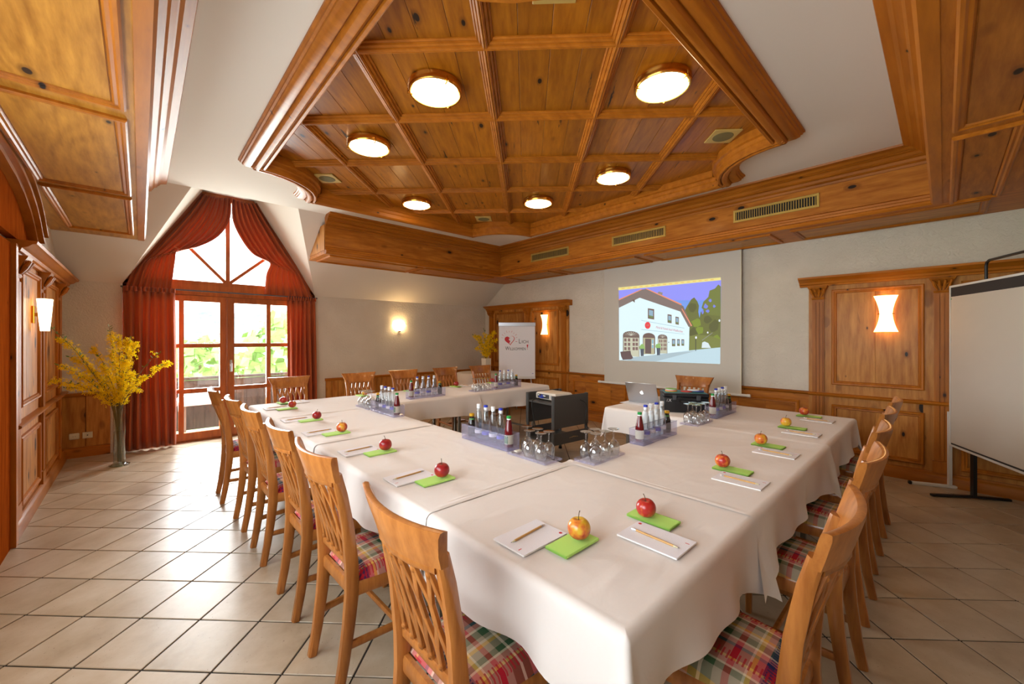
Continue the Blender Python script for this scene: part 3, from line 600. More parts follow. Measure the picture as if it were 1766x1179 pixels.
# ------------------------------------------------------------------ timber soffits
CR = [(-.02, 2.915), (.012, 2.915), (.020, 2.935), (.036, 2.940), (.034, 2.948), (.040, 2.950), (.050, 2.972), (.078, 2.980), (.076, 2.988), (.084, 2.990), (.098, 3.010), (.122, 3.018), (.120, 3.026), (.130, 3.028), (.150, 3.046), (.194, 3.053), (.20, 3.075), (-.02, 3.075)]
LW = [(-.03, 2.548), (.024, 2.548), (.036, 2.562), (.034, 2.582), (.020, 2.592), (.022, 2.612), (.010, 2.622), (.012, 2.640), (.0, 2.652), (-.03, 2.655)]
FA = [(-.03, 2.60), (0, 2.60), (0, 2.94), (-.03, 2.94)]
sA, sB, sD, sC = 5.65, 4.95, .04, .01
pts = [(1.82, sA), (sB, sA), (sB, sD), (sC, sD), (sC, 6.9)]
names = [('timber_soffit', 'short pine soffit above the cream wall right of the garden door'), ('timber_soffit', 'long pine soffit with three air vents above the screen wall'), ('timber_soffit', 'dark pine soffit at the right, running out of the frame'), ('timber_soffit', 'wide panelled pine soffit overhead at the left')]
FRM = [(0, 0), (0, .012), (.008, .02), (.02, .02), (.028, .012), (.04, .014), (.048, .004), (.048, 0)]
for q in range(4):
    p, e = pts[q], pts[q + 1]; t = st(thing('timber_soffit', names[q][1], 'soffit'), None, None)
    m0, m1 = (0 if q == 0 else 1), (0 if q == 3 else 1)
    ax = 'x' if q in (0, 2) else 'y'
    endf = (lambda d, z: yslope(z) - .002 - sD) if q == 3 else None
    MB().seg(p, e, FA, m0, m1, endf).build('fascia', M['pine_' + ax] if q != 3 else M['pine_soffit'], t)
    MB().seg(p, e, CR, m0, m1, endf).build('crown_moulding', M['trim_' + ax], t, 25)
    MB().seg(p, e, LW, m0, m1, endf).build('lower_moulding', M['trim_' + ax], t, 40)
    # underside and its framed panels
    if q == 0:
        MB().poly_prism([(sA - .0, 2.553), (yslope(2.553), 2.553), (yslope(2.6), 2.6), (sA, 2.6)], lambda a, b: (1.82, a, b), lambda a, b: (XB, a, b)).build('underside', M['pine_x'], t)
        MB().poly_prism([(sA, 2.60), (yslope(2.60), 2.60), (yslope(2.94), 2.94), (sA, 2.94)], lambda a, b: (1.808, a, b), lambda a, b: (1.819, a, b)).build('end_board', M['pine_z'], t)
        rects = [(1.95, 3.30, sA + .12, yslope(2.55) - .12), (3.45, 4.80, sA + .12, yslope(2.55) - .12)]
    elif q == 1:
        MB().box(sB, XB, YR, sA, 2.553, 2.60).build('underside', M['pine_y'], t)
        rects = [(sB + .14, XB - .16, a, b) for a, b in ((-.21, 1.06), (1.34, 2.74), (2.98, 4.35), (4.6, 5.55))]
    elif q == 2:
        MB().box(sC, sB, YR, sD, 2.553, 2.60).build('underside', M['pine_x'], t)
        rects = [(a, b, -.255, -.08) for a, b in ((3.42, 4.93), (1.6, 3.21), (.1, 1.4))]
    else:
        MB().box(XC, sC, YR, yslope(2.553), 2.553, 2.60).build('underside', M['pine_soffit'], t)
        rects = [(-.50, -.10, a, b) for a, b in ((4.54, 5.98), (2.93, 4.33), (1.3, 2.71), (.2, 1.1))]
    for x0, x1, y0, y1 in rects:
        P = lambda a, b, o: (a, b, 2.553 - o)
        f = MB().ring(P, x0 - .05, x1 + .05, y0 - .05, y1 + .05, FRM).build('panel_frame', M['trim_x' if q in (0, 2) else 'trim_y'], t, 40)
        MB().cbox(x0 + .002, x1 - .002, y0 + .002, y1 - .002, 2.548, 2.556, .002).build('panel', M['pine_x' if q in (0, 2) else 'pine_soffit'], f)
# brass-coloured air vents in the long soffit
for y0, y1, nm in ((.84, 1.63, 'nearest and largest'), (2.43, 3.23, 'middle'), (4.02, 4.85, 'farthest')):
    t = thing('air_vent', 'brass-framed slotted air vent in the long soffit, %s of three' % nm, 'vent', (sB, (y0 + y1)/2, 2.79), 0, 'air vents in the long soffit')
    h = (y1 - y0)/2; P = lambda s, z, o: (-o, s, z)
    MB().ring(P, -h, h, -.07, .07, [(0, 0), (0, .006), (.004, .010), (.022, .010), (.026, .004), (.026, 0)]).build('frame', M['vent_metal'], t)
    MB().box(-.003, 0, -h + .02, h - .02, -.05, .05).build('shadow_box', M['dark'], t)
    n_ = int((y1 - y0 - .05)/.022)
    fin = MB().box(-.008, -.003, -.003, .003, -.046, .046).mesh('fin', M['vent_metal'])
    for i in range(n_): place(fin, 'fin', t, (0, -h + .035 + i*(2*h - .07)/(n_ - 1), 0))

# ------------------------------------------------------------------ wall panelling
MOULD = [(0, 0), (0, .018), (.008, .026), (.02, .024), (.026, .016), (.038, .018), (.044, .006), (.044, 0)]
def frame_panel(t, W, s0, s1, z0, z1, o, mat='pine_z', tr='trim_z'):
    Wo = lambda s, z, q: W(s, z, q + o)
    f = MB().ring(Wo, s0, s1, z0, z1, MOULD).build('panel_frame', M[tr], t, 40)
    a, b = W(s0 + .04, z0 + .04, o), W(s1 - .04, z1 - .04, o + .006)
    n_ = max(1, round((s1 - s0)/.3)); dd = (s1 - s0 - .08)/n_
    for q in range(n_):                                                    # glued-up boards inside the frame
        a, b = W(s0 + .04 + q*dd + .0006, z0 + .04, o), W(s0 + .04 + (q + 1)*dd - .0006, z1 - .04, o + .006)
        MB().cbox(min(a[0], b[0]), max(a[0], b[0]), min(a[1], b[1]), max(a[1], b[1]), a[2], b[2], .0015).build('board', M[mat], f)
def wbox(W, s0, s1, z0, z1, o0, o1, mb=None):
    a, b = W(s0, z0, o0), W(s1, z1, o1); mb = mb or MB()
    return mb.box(min(a[0], b[0]), max(a[0], b[0]), min(a[1], b[1]), max(a[1], b[1]), z0, z1)
def run(W, s0, s1, prof):                                                  # moulding along a wall: prof = [(out, z)]
    return MB().loft([[W(s, z, o) for o, z in prof] for s in (s0, s1)])
def pilaster(t, W, s, z0, z1, o, wdt=.11):
    m = wbox(W, s - wdt/2, s + wdt/2, z0, z1, o, o + .018)
    for q in (-1, 0, 1): wbox(W, s + q*wdt*.28 - .012, s + q*wdt*.28 + .012, z0 + .12, z1 - .18, o + .018, o + .028, m)
    wbox(W, s - wdt*.6, s + wdt*.6, z0, z0 + .11, o, o + .03, m)
    p = m.build('pilaster', M['trim_z'], t)
    m = MB(); zc = z1 - .15
    for i_, (zz, e, out) in enumerate(((0, .50, .024), (.02, .56, .030), (.03, .48, .026), (.10, .62, .05), (.135, .78, .07), (.15, .80, .075))):
        pass
    rings = [[W(s - wdt*e, zc + zz, o), W(s + wdt*e, zc + zz, o), W(s + wdt*e, zc + zz, o + out), W(s - wdt*e, zc + zz, o + out)] for zz, e, out in ((0, .50, .024), (.012, .56, .032), (.024, .50, .028), (.06, .52, .034), (.11, .68, .055), (.135, .80, .075), (.15, .80, .078))]
    m.loft(rings)
    for dx in (-.42, -.14, .14, .42):                                      # carved leaves
        top = W(s + dx*wdt*1.35, zc + .118, o + .082); mid = W(s + dx*wdt*1.1, zc + .07, o + .058); low = W(s + dx*wdt*.6, zc + .026, o + .034)
        m.tube([low, mid, top], [.006, .014, .009], 6)
    m.tube([W(s - wdt*.55, zc + .11, o + .07), W(s, zc + .05, o + .05), W(s + wdt*.55, zc + .11, o + .07)], .008, 6)
    m.build('capital', M['trim_x'], p, 45)
RAIL = [(0, .765), (.03, .765), (.036, .775), (.05, .782), (.052, .795), (.04, .803), (0, .803)]
BASE = [(0, 0), (.035, 0), (.035, .085), (.028, .10), (.018, .108), (.016, .125), (0, .125)]
CORN = [(0, 2.0), (.028, 2.0), (.034, 2.018), (.05, 2.024), (.058, 2.045), (.085, 2.055), (.105, 2.075), (.125, 2.08), (.13, 2.10), (0, 2.10)]
def panelling(name, label, W, s0, s1, pil, ax, depth=.03, cs=(.06, .06)):
    t = st(thing(name, label, 'wall panelling'), None, None)
    wbox(W, s0, s1, 0, 2.01, 0, depth).build('backing', M['pine_z'], t)
    for s in pil: pilaster(t, W, s, .12, 2.0, depth)
    for a, b in zip(pil[:-1], pil[1:]):
        for z0, z1 in ((.90, 1.95), (.17, .68)): frame_panel(t, W, a + .12, b - .12, z0, z1, depth)
    f = lambda pr, d: [(o + d if o > 0 else 0, z) for o, z in pr]
    run(W, s0 - cs[0], s1 + cs[1], f(CORN, depth)).build('cornice', M['trim_' + ax], t, 40)
    run(W, s0, s1, f(RAIL, depth)).build('rail', M['trim_' + ax], t, 40)
    run(W, s0, s1, f(BASE, depth)).build('base_moulding', M['trim_' + ax], t, 40)
    return t
panelling('trim_1', 'tall pine wall panelling with carved pilasters behind the welcome flip chart', WB, 4.60, 6.84, (4.70, 5.62, 6.74), 'y', .03, (.07, .05))
panelling('trim_2', 'tall knotty pine wall panelling with pilasters beside the pin boards', WB, YR + .02, 1.06, (-.92, .01, .97), 'y', .03, (0, .08))
panelling('trim_3', 'tall pine wall panelling with lit sconce at the far left', WC, 4.40, 6.90, (4.50, 5.50, 6.50), 'y', .03, (.05, .08))
# low wainscot below the screen
t = st(thing('trim_4', 'low pine wainscot with framed panels beneath the projection screen', 'wainscot'), None, None)
wbox(WB, 1.06, 4.60, 0, .78, 0, .02).build('backing', M['pine_y'], t)
run(WB, 1.06, 4.60, RAIL).build('rail', M['trim_y'], t, 40); run(WB, 1.06, 4.60, BASE).build('base_moulding', M['trim_y'], t, 40)
for a, b in ((1.15, 2.15), (2.29, 3.29), (3.43, 4.50)): frame_panel(t, WB, a, b, .17, .69, .02, 'pine_y', 'trim_y')
# window wall wainscots, vertical boards
for nm, lab, s0, s1, zt in (('trim_5', 'low vertical-board pine wainscot along the cream wall behind the back chairs', 2.26, XB, .72), ('trim_6', 'short pine wainscot with two sockets beside the glass vase', XC, -.27, .74)):
    t = st(thing(nm, lab, 'wainscot'), None, None)
    wbox(WA, s0, s1, 0, zt, 0, .008).build('backing', M['trim_z'], t)
    n_ = max(2, round((s1 - s0)/(.098 if nm == 'trim_5' else .21))); dd = (s1 - s0)/n_
    bm_ = MB().cbox(-dd/2 + .003, dd/2 - .003, -.012, 0, .12, zt - .02, .003).mesh('board', M['pine_z'])
    for q in range(n_): place(bm_, 'board', t, (s0 + (q + .5)*dd, YA - .008, 0))
    run(WA, s0 - .01, s1, [(0, zt - .02), (.032, zt - .02), (.04, zt - .005), (.045, zt + .015), (.03, zt + .022), (0, zt + .022)]).build('rail', M['trim_x'], t, 40)
    run(WA, s0, s1, [(o, z*.95) for o, z in BASE]).build('base_moulding', M['trim_x'], t, 40)
for q, (x, lab) in enumerate(((-.571, 'ivory round-cornered power socket in the short wainscot'), (-.463, 'square ivory cable socket right of the power socket'))):
    t = thing('wall_socket', lab, 'socket', (x, YA - .021, .255))
    MB().cbox(-.042, .042, -.010, 0, -.036, .036, .007 if q == 0 else .002).build('plate', M['ivory'], t, 40)
    m = MB().lathe([(.024, .001), (.022, -.006), (.001, -.006)] if q == 0 else [(.006, .001), (.006, -.003), (.001, -.003)], 18).xf(Matrix.Rotation(PI/2, 4, 'X')); m.xf(Matrix.Translation((0, -.0125, 0))); m.build('insert', M['ivory' if q == 0 else 'dark'], t, 40)
    if q == 0:
        for dx in (-.009, .009): MB().tube([(dx, -.011, 0), (dx, -.0155, 0)], .0028, 8).build('hole', M['dark'], t)

# ------------------------------------------------------------------ door casing and arch at the far left
t = st(thing('door_2', 'reddish timber door casing at the left edge', 'door casing'), None, None)
wbox(WC, 3.62, 4.30, 0, 2.06, 0, .05).build('jamb_board', M['jamb_wood'], t); wbox(WC, 4.27, 4.33, 0, 2.06, .05, .075).build('jamb_bead', M['trim_z'], t)
t = st(thing('trim_7', 'arched timber valance with bright moulded edge at the upper left', 'arch'), None, None)
arc = [(3.3, 2.505), (3.75, 2.50), (4.11, 2.465), (4.35, 2.42), (4.575, 2.345), (4.72, 2.265), (4.83, 2.18), (4.90, 2.135)]
def arch_strip(o0, o1, dz0, dz1, name, mat, par):
    m = MB(); m.loft([[WC(s, z + dz0, o0), WC(s, z + dz1, o0), WC(s, z + dz1, o1), WC(s, z + dz0, o1)] for s, z in arc]); return m.build(name, M[mat], par, 35)
v_ = MB().loft([[WC(s, 2.118, .0), WC(s, z, .0), WC(s, z, .05), WC(s, 2.118, .05)] for s, z in arc]).build('valance_board', M['jamb_wood'], t)
for q, (o1, a, b) in enumerate(((.10, .0, .035), (.13, .035, .065), (.115, .065, .085), (.15, .085, .11))): arch_strip(.0, o1, a, b, 'arch_moulding', 'trim_y', t)
# ------------------------------------------------------------------ garden door (two leaves) and gable window above
def pbox(m, x0, x1, z0, z1, y0=0., y1=.06): return m.box(x0, x1, YA + y0, YA + y1, z0, z1)
dr = st(thing('door_1', 'two-leaf glazed timber garden door with muntins and bright garden view', 'door'), None, None)
m = MB(); pbox(m, DL + .002, DL + .10, 0, 2.10, 0, .09); pbox(m, DR - .10, DR - .002, 0, 2.10, 0, .09); pbox(m, DL + .002, DR - .002, 2.00, 2.148, 0, .09); pbox(m, DL, DR, -.03, .02, 0, .1)
m.build('frame', M['door_wood'], dr)
XM = .912
def leaf(x0, x1, vx, cols, nm):
    L = empty('door_leaf', parent=dr); KIDS.setdefault(dr.name, []).append(L)
    m = MB(); zb, zt = .025, 1.995
    pbox(m, x0, x0 + .085, zb, zt, -.015, .055); pbox(m, x1 - .085, x1, zb, zt, -.015, .055); pbox(m, x0 + .085, x1 - .085, zb, .125, -.015, .055); pbox(m, x0 + .085, x1 - .085, 1.915, zt, -.015, .055)
    m.build('stiles', M['door_wood'], L)
    g = .006
    for z in (1.31, .693): pbox(MB(), x0 + .085, x1 - .085, z - .028, z + .028, -.008, .048).build('muntin', M['door_wood'], L)
    pbox(MB(), vx - .028, vx + .028, .125, 1.915, -.006, .046).build('muntin', M['door_wood'], L)
    xs = (x0 + .085, vx - .028, vx + .028, x1 - .085); zs = (.125, .665, .721, 1.282, 1.338, 1.915)
    for a in (0, 2):
        for b in (0, 2, 4): pbox(MB(), xs[a], xs[a + 1], zs[b], zs[b + 1], .018, .022).build('pane', M['pane_glass'], L)
    return L
leaf(DL + .101, XM - .001, .405, None, 0); L2 = leaf(XM + .001, DR - .101, 1.432, None, 1)
MB().box(XM - .018, XM - .002, YA - .024, YA - .0155, .03, 1.99).build('cover_strip', M['door_wood'], L2)
m = MB(); pbox(m, DL + .08, DR - .08, 1.97, 2.01, .057, .088); pbox(m, DL + .09, DL + .125, .02, 1.98, .057, .088); pbox(m, DR - .125, DR - .09, .02, 1.98, .057, .088); pbox(m, DL + .1, DR - .1, .015, .05, .057, .088); m.build('rebate', M['door_wood'], dr)
m = MB().cbox(XM + .03, XM + .06, YA - .024, YA - .015, .93, 1.10, .003); m.tube([(XM + .045, YA - .024, 1.05), (XM + .045, YA - .065, 1.05), (XM + .045, YA - .068, 1.03), (XM + .045, YA - .068, .94)], .009, 8)
m.build('handle', M['silver'], L2, 45)
wn = st(thing('window_1', 'trapezoid gable window with fan muntins above the garden door', 'window'), None, None)
zb = 2.15
m = MB()
def wpoly(pts, y0, y1): m.poly_prism(pts, lambda a, b: (a, YA + y0, b), lambda a, b: (a, YA + y1, b))
e = .09
wpoly([(DL, 2.10), (DL + e*1.6, 2.148), (xl(ZT) + e, ZT - e), (xl(ZT), ZT)], 0, .07); wpoly([(DR - e*1.6, 2.148), (DR, 2.10), (xr(ZT), ZT), (xr(ZT) - e, ZT - e)], 0, .07)
wpoly([(xl(ZT), ZT), (xl(ZT) + e, ZT - e), (xr(ZT) - e, ZT - e), (xr(ZT), ZT)], 0, .07); wpoly([(DL + .02, 2.148), (DR - .02, 2.148), (DR - .1, 2.20), (DL + .1, 2.20)], 0, .07)
m.build('frame', M['door_wood'], wn)
MB().box(.896, .948, YA + .005, YA + .06, 2.19, ZT - .08).build('mullion', M['door_wood'], wn)
for xe, ze in ((.12, 3.06), (1.66, 2.86)):
    m = MB().bar([(XM + (.02 if xe > 1 else -.0), YA + .032, 2.19), (xe, YA + .032, ze)], .024, .022, (0, 1, 0)); m.build('muntin', M['door_wood'], wn)
for pg in ([(DL + .10, 2.19), (XM, 2.19), (.24, 2.93)], [(XM, 2.19), (XM, ZT - .08), (xl(ZT) + .06, ZT - .08), (.24, 2.93)], [(XM, 2.19), (DR - .10, 2.19), (1.53, 2.86)], [(XM, 2.19), (1.53, 2.86), (xr(ZT) - .06, ZT - .08), (XM, ZT - .08)]):
    m = MB(); m.poly_prism(pg, lambda a, b: (a, YA + .03, b), lambda a, b: (a, YA + .034, b)); m.build('pane', M['pane_glass'], wn)
# side window behind the camera
w2 = st(thing('window_2', 'white-framed side window in the left wall, out of view', 'window'), None, None)
m = MB()
for y0, y1, z0, z1 in ((.05, .13, .85, 2.3), (3.22, 3.3, .85, 2.3), (.13, 3.22, .85, .93), (.13, 3.22, 2.22, 2.3), (1.64, 1.71, .93, 2.22)): m.box(XC - .09, XC - .02, y0, y1, z0, z1)
m.build('frame', M['door_wood'], w2)
for y0, y1 in ((.13, 1.64), (1.71, 3.22)): MB().box(XC - .06, XC - .056, y0, y1, .93, 2.22).build('pane', M['pane_glass'], w2)

# ------------------------------------------------------------------ curtains
def solid(o, th=.004):
    md = o.modifiers.new('thickness', 'SOLIDIFY'); md.thickness = th; return o
def drape(name, label, x0, x1, y0, folds, seed):
    t = thing(name, label, 'curtain', ((x0 + x1)/2, y0, 0)); hw = (x1 - x0)/2; rr = random.Random(seed); ph = [rr.uniform(-.6, .6) for _ in range(40)]
    def fn(u, v):
        z = lerp(2.005, .025, v); a = lerp(.022, .05, min(1, v*2.5))
        p = u*folds*2*PI + ph[int(u*folds)]*.35*v + .5*math.sin(v*2.2 + seed)
        return (lerp(-hw, hw, u) + .012*math.sin(v*3 + u*6), a*math.sin(p) + .012*math.sin(p*.37 + v*2), z)
    solid(MB().grid(fn, int(folds*12), 20).build('panel', M['curtain_fabric'], t, 80))
    def hd(u, v):
        return (lerp(-hw, hw, u), .02*math.sin(u*folds*4*PI) + (.004), lerp(2.06, 2.0, v))
    solid(MB().grid(hd, int(folds*18), 3).build('heading', M['curtain_fabric'], t, 80))
    return t
drape('curtain', 'long burnt-orange curtain hanging left of the garden door behind the vase', -.155, .335, 6.86, 6, 1)
drape('curtain', 'long burnt-orange curtain hanging right of the garden door', 1.66, 2.08, 6.90, 6, 2)
t = thing('curtain_rod', 'thin dark metal curtain rod above the garden door', 'curtain rod', (.96, 6.90, 2.055))
MB().tube([(-1.14, 0, 0), (1.14, 0, 0)], .009, 8).build('rod', M['port_dark'], t, 50)
for x in (-1.1, -.03, 1.1): MB().tube([(x, 0, 0), (x, .1, 0)], .007, 6).build('bracket', M['port_dark'], t)
def catmull(P, t):
    n = len(P) - 1; f = min(t*n, n - 1e-6); i = int(f); f -= i
    p0, p1, p2, p3 = P[max(i - 1, 0)], P[i], P[i + 1], P[min(i + 2, n)]
    return tuple(.5*(2*b + (c - a)*f + (2*a - 5*b + 4*c - d)*f*f + (3*b - a - 3*c + d)*f**3) for a, b, c, d in zip(p0, p1, p2, p3))
def swag(label, O, I, cz, seed):
    t = thing('swag_curtain', label, 'curtain', (I[0][0], 6.93, 2.08)); bx = I[0][0]
    def fn(u, v):
        o, i = catmull(O, v), catmull(I, v); x, z = lerp(o[0], i[0], u), lerp(o[1], i[1], u)
        d = abs(v - cz); amp = .012 + .03*min(1, d*3) if v < cz else .02
        sag = -.05*math.sin(PI*u)*(1 - abs(v - cz*.6)) if v < cz else 0
        y = -amp*math.sin(u*7*2*PI + v*2 + seed) - .04*u*math.exp(-((v - cz)/.25)**2) + .03*(1 - u)
        return (x - bx, y, z + sag - 2.08)
    solid(MB().grid(fn, 84, 40).build('panel', M['curtain_fabric'], t, 80))
    c = catmull(I, cz)
    m = MB().tube([(c[0] - bx + .03*s_, -.07, c[1] - 2.08 + .02*k_) for s_, k_ in ((-1.6, 1.2), (-.6, .4), (.2, -.5), (.5, -1.2))], .012, 6); m.build('tieback', M['curtain_fabric'], t, 60)
swag('gathered burnt-orange swag curtain in the left half of the gable window', [(.60, 3.42), (.42, 3.12), (.22, 2.78), (.05, 2.47), (-.06, 2.28), (-.13, 2.06)], [(.946, 3.42), (.93, 3.10), (.80, 2.84), (.58, 2.66), (.37, 2.585), (.335, 2.42), (.30, 2.05)], .66, .3)
swag('gathered burnt-orange swag curtain in the right half of the gable window', [(1.27, 3.42), (1.47, 3.12), (1.66, 2.80), (1.84, 2.50), (1.95, 2.30), (2.05, 2.06)], [(.955, 3.42), (.965, 3.10), (1.07, 2.84), (1.22, 2.64), (1.425, 2.55), (1.385, 2.36), (1.37, 2.07)], .66, 1.7)

# ------------------------------------------------------------------ outside: balcony, meadow, hills, trees
t = thing('balcony_railing', 'plank balcony railing, coloured dark for shade, beyond the garden door', 'railing', (1.2, 8.35, -.14))
pk = MB().cbox(-.0722, .0722, -.012, .012, .06, .86, .002).mesh('plank', M['fence_wood_shaded'])
for i in range(44): place(pk, 'plank', t, (-3.1 + i*.145, 0, 0))
MB().cbox(-3.3, 3.4, -.05, .05, .87, .915, .006).build('top_rail', M['fence_wood_shaded'], t); MB().cbox(-3.3, 3.4, .012, .05, .2, .28, .004).build('rail', M['fence_wood_shaded'], t); MB().cbox(-3.3, 3.4, .012, .05, .65, .73, .004).build('rail', M['fence_wood_shaded'], t)
t = thing('balcony_deck', 'grey timber balcony deck outside the garden door', 'deck', (1.2, 7.75, -.15))
pk = MB().cbox(-3.4, 3.4, -.058, .058, -.03, 0, .003).mesh('plank', M['deck'])
for i in range(10): place(pk, 'plank', t, (0, -.56 + i*.125, 0))
t = thing('balcony_table', 'small balcony table under a white cloth outside the garden door', 'table', (.74, 7.78, -.15))
m = MB().box(-.28, .28, -.2, .2, .66, .69)
for sx in (-1, 1):
    for sy in (-1, 1): m.box(sx*.26 - .015, sx*.26 + .015, sy*.18 - .015, sy*.18 + .015, 0, .66)
m.build('frame', M['deck'], t)
o = MB().grid(lambda u, v: (lerp(-.34, .34, u), lerp(-.26, .26, v), .70 - 1.1*max(0, abs(lerp(-.34, .34, u)) - .28) - 2.2*max(0, abs(lerp(-.26, .26, v)) - .2)), 20, 16).build('white_cloth', M['tablecloth'], t, 60); solid(o)
st(MB().grid(lambda u, v: (lerp(-250, 350, u), lerp(8.6, 330, v*v), -3.2 - 6*min(1, v*v*3) + 1.5*noise.noise(Vector((u*9, v*9, 0)))), 40, 30).build('meadow', M['meadow'], None, 60), 'sunlit pale green meadow below the balcony', 'meadow')
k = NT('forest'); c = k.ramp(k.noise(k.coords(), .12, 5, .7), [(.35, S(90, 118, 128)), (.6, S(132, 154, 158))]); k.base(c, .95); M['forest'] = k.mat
def hill(u, v):
    a = lerp(-.9, 1.2, u); R_ = lerp(300, 420, v); h = lerp(-12, 17, v) + 9*noise.noise(Vector((u*3.2, v*.6, 2))) + 3*v*noise.noise(Vector((u*60, v*30, 5)))
    return (R_*math.sin(a), R_*math.cos(a), h)
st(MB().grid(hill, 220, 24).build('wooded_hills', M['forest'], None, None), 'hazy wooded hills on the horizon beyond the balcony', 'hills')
def tree(x, y, zb, h, r, label, seed):
    t = thing('tree', label, 'tree', (x, y, zb), 0); rr = random.Random(seed)
    MB().tube([(0, 0, 0), (.1, 0, h*.3), (0, .1, h*.7)], [r*.1, r*.07, r*.03], 6).build('trunk', M['twig'], t)
    m = MB()
    for _ in range(420):
        a, b, q = rr.uniform(0, 2*PI), math.acos(rr.uniform(-1, 1)), rr.uniform(.4, 1)**.5
        c = Vector((r*q*math.sin(b)*math.cos(a), r*q*math.sin(b)*math.sin(a), h*.62 + h*.40*q*math.cos(b))); s_ = r*.13
        n1 = Vector((rr.uniform(-1, 1), rr.uniform(-1, 1), rr.uniform(-1, 1))).normalized(); n2 = n1.orthogonal().normalized()
        n3 = n1.cross(n2); m.add([c + n2*s_, c + n3*s_, c - n2*s_, c - n3*s_ + n1*s_*.4], [(0, 1, 2), (0, 2, 3)])
    tag(m.build('crown', M['tree_green'], t), kind='stuff')
tree(11.5, 46, -7, 11, 4.5, 'pale spring tree seen through the right door leaf', 3)
tree(-.8, 40, -8, 9.0, 4.0, 'bare pale tree seen through the left door leaf', 4)
tree(5.2, 60, -9, 10.2, 4.6, 'lower pale tree left of the middle door stile', 5)
# ------------------------------------------------------------------ chairs
def make_chair():
    t = empty('plaid_chair')
    W_ = M['chair_wood']
    for s in (-1, 1):
        MB().bar([(s*.150, 0, 0), (s*.150, .022, .12), (s*.151, .042, .27), (s*.153, .054, .40), (s*.155, .052, .50), (s*.158, .036, .66), (s*.162, .010, .80), (s*.166, -.012, .885)], [.0165, .017, .018, .019, .019, .018, .017, .017], [.018, .020, .023, .026, .025, .022, .020, .018]).build('rear_leg', W_, t, 40)
        MB().bar([(s*.188, .452, 0), (s*.192, .452, .2), (s*.195, .452, .425)], [.013, .016, .019], [.013, .016, .019]).build('front_leg', W_, t, 40)
        MB().bar([(s*.151, .045, .185), (s*.192, .452, .185)], .010, .014).build('stretcher', W_, t, 40)
        MB().bar([(s*.153, .055, .405), (s*.195, .452, .405)], .012, .028).build('side_rail', W_, t, 40)
        MB().lathe([(.008, .0), (.008, .004), (.001, .004)], 8, (s*.150, 0, -.002)).build('glide', M['chair_foot'], t)
    MB().bar([(-.172, .25, .185), (.172, .25, .185)], .012, .010, (0, 0, 1)).build('stretcher', W_, t, 40)
    MB().bar([(-.195, .452, .405), (.195, .452, .405)], .028, .012, (0, 0, 1)).build('front_rail', W_, t, 40)
    MB().bar([(-.153, .055, .405), (.153, .055, .405)], .028, .012, (0, 0, 1)).build('rear_rail', W_, t, 40)
    # curved crest rail
    rings = []; n = 16
    def by(s, h): return -.050 - .030*h + .040*s*s
    for i in range(n + 1):
        s = lerp(-1, 1, i/n); r = []
        sec = [(0, .010), (.0, -.012), (.3, -.013), (.8, -.013), (.97, -.010), (1, 0), (.97, .010), (.8, .012), (.3, .012)]
        for h, th in sec:
            r.append((s*(.182 + .040*h*h), by(s, h) + th, .858 + .107*h + .006*s*s*h))
        rings.append(r)
    MB().loft(rings).build('crest_rail', W_, t, 40)
    # lattice back
    def bk(x, z):
        f = (z - .5)/.36; s = x/.16
        return (x, lerp(.052, -.045, f**1.25) + .035*(s*s - .3)*f, z)
    bot = MB().bar([bk(x, .505) for x in (-.15, -.08, 0, .08, .15)], .016, .010, (0, 0, 1)).build('lattice_rail', W_, t, 40)
    MB().bar([bk(x, .852) for x in (-.158, -.08, 0, .08, .158)], .014, .009, (0, 0, 1)).build('lattice_rail', W_, t, 40)
    st_ = .0525; zs = [.842, .815, .735, .675, .595, .545, .515]
    for q in range(6):
        xq = (q - 2.5)*st_
        for d in (-1, 1):
            path = []
            for k_, z in enumerate(zs):
                off = (0, .004, .5*st_, .5*st_ + .002, .004, 0, 0)[k_]*d
                xx = xq + off
                path.append(bk(max(-.153, min(.153, xx)), z))
            MB().bar(path, .0105, .0075).build('slat', W_, t, 40)
        for z in (.828, .530):
            c = bk(xq, z); MB().lathe([(.001, -.014), (.009, -.010), (.0125, 0), (.009, .010), (.001, .014)], 8, c).build('knob', W_, t, 60)
    # cushion
    def cu(u, v):
        f = lerp(0, 1, v); hw = lerp(.165, .212, f); a = 2*u - 1; b = 2*v - 1
        rad = max(abs(a)**3, abs(b)**3); e = (1 - min(1, max(abs(a), abs(b)))**6)
        cx = a*hw*(1 - .05*abs(b)**4); cy = lerp(.068, .482, v) + (.0 if abs(b) < 1 else 0)
        return (cx, cy, .433 + .040*math.sqrt(max(0, 1 - abs(a)**8))*math.sqrt(max(0, 1 - abs(b)**8)) + .014*(1 - a*a)*(1 - b*b))
    m = MB().grid(cu, 16, 16); lo = [(x, y, .431) for x, y, z in m.v]; m.add(lo, [(0, 16, 16*17 + 16, 16*17)])
    m.build('seat_cushion', M['plaid'], t, 70)
    return t
ch0 = None
def chair(x, y, rz, label, group):
    global ch0
    if ch0 is None: ch0 = o = make_chair(); o.location = (x, y, .002); o.rotation_euler = (0, 0, rz)
    else: o = copy_tree(ch0, None, (x, y, .002), rz)
    tag(o, label, 'chair', group); return o
ORD = ['first', 'second', 'third', 'fourth', 'fifth', 'sixth', 'seventh']
for q, (x, y, a) in enumerate(((.553, 1.005, 0), (.566, 1.77, .02), (.57, 2.36, 0), (.56, 3.03, 0), (.552, 3.63, .02), (.516, 4.35, -.02))):
    chair(x, y, -PI/2 + a, 'beech chair with plaid seat, %s from the camera along the left table row' % ORD[q], 'chairs along the left row')
